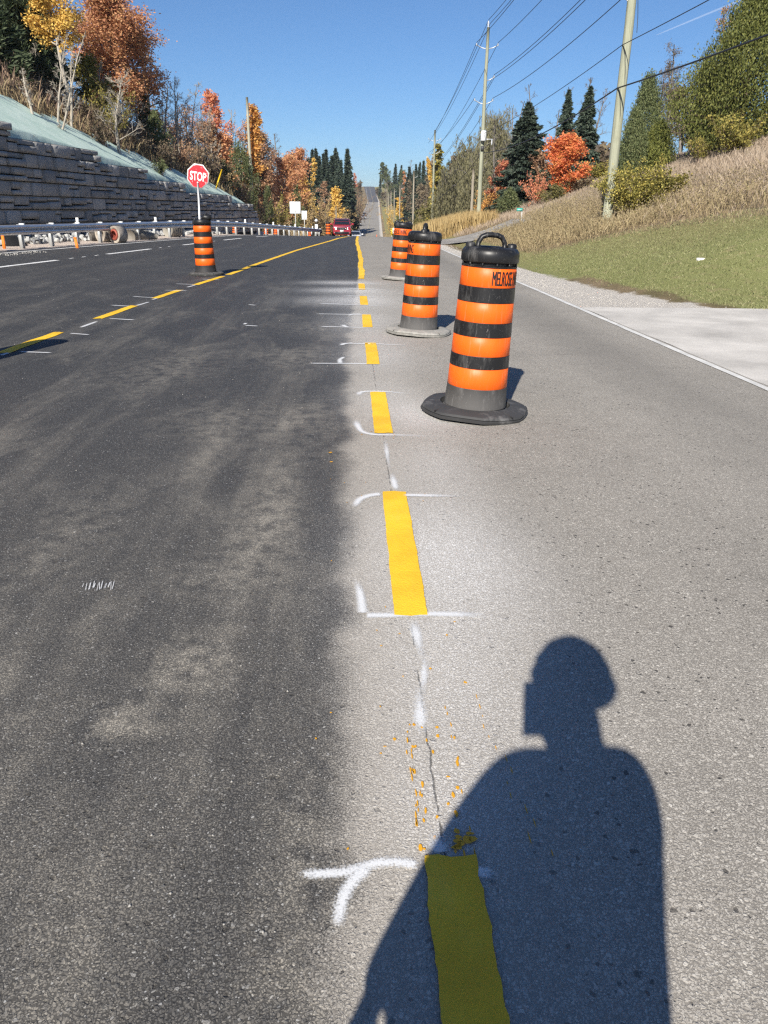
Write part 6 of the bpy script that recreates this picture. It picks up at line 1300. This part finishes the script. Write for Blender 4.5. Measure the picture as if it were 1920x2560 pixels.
M_SKIN = simple('skin', (.50, .30, .21), .55, .08); M_JKT = simple('hi_vis_jacket', (.75, .22, .02), .8, .1, 9., bmp=.3, bscale=15.); M_TRO = simple('navy_trousers', (.025, .03, .05), .9, .2, 9., bmp=.3); M_BOOT = simple('work_boots', (.10, .06, .03), .6, .2)
for m in (M_JKT, M_TRO, M_SKIN, M_BOOT): bme.materials.append(m)
cen = np.empty(len(bme.polygons) * 3); bme.polygons.foreach_get('center', cen); cen = cen.reshape(-1, 3); mi = np.zeros(len(cen), np.int32); mi[cen[:, 2] < .95] = 1; mi[cen[:, 2] < .16] = 3; mi[(cen[:, 2] > 1.56) & (np.abs(cen[:, 0] - PX) < .16)] = 2
wl_, wr_ = np.array(J['lw']), np.array(J['rw'])
mi[(np.linalg.norm(cen - wl_ - np.array((-.01, .02, -.12)), axis=1) < .14)] = 2; mi[(np.linalg.norm(cen - wr_ - np.array((-.04, .03, .06)), axis=1) < .115) & (cen[:, 1] > PYY + .15)] = 2
la = (cen[:, 0] < PX - .21) & (cen[:, 2] > .90) & (cen[:, 2] < 1.0); mi[la & (mi == 1)] = 0
bme.polygons.foreach_set('material_index', mi); bo = bpy.data.objects.new('body', bme); link(bo, person); bo.location = (-PX, -PYY, 0)
hat = MB().lathe([(.146, -.01), (.150, 0), (.138, .012), (.134, .06), (.112, .115), (.075, .155), (.03, .170), (0, .172)], 28, cap=False).build('hard_hat', simple('hat_white', (.75, .74, .70), .35, .05), person, True, loc=(hx - PX, hy - PYY - .01, hz + .035)); hat.scale = (.98, 1.12, .98)
MB().lathe([(0, .0), (.105, .0), (.11, .006), (.10, .012), (0, .014)], 20, cap=False).build('peak', hat.data.materials[0], hat, True, loc=(0, .10, -.004)).scale = (1.0, .75, 1)
for s in (-1, 1): MB().lathe([(0, 0), (.012, .001), (.012, .006), (0, .009)], 10, cap=False).build('eye', simple('eye_dark', (.04, .03, .025), .2), person, loc=(hx - PX + s * .032, hy - PYY + .088, hz + .0)).rotation_euler = (-math.pi / 2, 0, 0)
for nm, a, b in (('vest_stripe', 1.10, 1.15),):
    pass
# the phone: lens just behind the camera point
M_PHONE = simple('phone_black', (.02, .02, .022), .25, .05)
ph = MB().box((0, 0, 0), (.080, .170, .009)).build('phone', M_PHONE); bevel_mesh(ph, .003, 2); tag(ph, 'black phone held upright before the face, the square notch in the shadow', 'phone')
lens = MB().lathe([(.008, 0), (.008, .0015), (.006, .002)], 14).build('camera_lens', M_GLASS, ph, loc=(.009, .066, -.0062)); lens.rotation_euler = (math.pi, 0, 0)
MB().add([(-.036, -.079, .0047), (.036, -.079, .0047), (.036, .079, .0047), (-.036, .079, .0047)], np.array([(0, 1, 2, 3)])).build('screen', M_GLASS, ph)
Mp = M.copy(); Mp.translation = Vector((0, 0, 0)); ph.matrix_world = Matrix.Translation(Vector(CAM) - fwd * .022) @ Mp @ Matrix.Translation((-.009, -.066, 0))

# ================================================================== HAZE
hz_ = MB().box((0, 1250, 12), (3400, 3800, 110)).build('haze', None); hz_.data.materials.clear(); hz_['kind'] = 'stuff'
m = bpy.data.materials.new('haze'); m.use_nodes = True; nt = m.node_tree; nt.nodes.clear()
vo = nd(nt, 'ShaderNodeVolumePrincipled', {'Color': (.80, .88, 1., 1), 'Density': .00017, 'Anisotropy': .2}); out = nd(nt, 'ShaderNodeOutputMaterial'); nt.links.new(vo.outputs[0], out.inputs['Volume'])
hz_.data.materials.append(m); tag(hz_, 'thin bluish haze softening the far hill', 'haze')
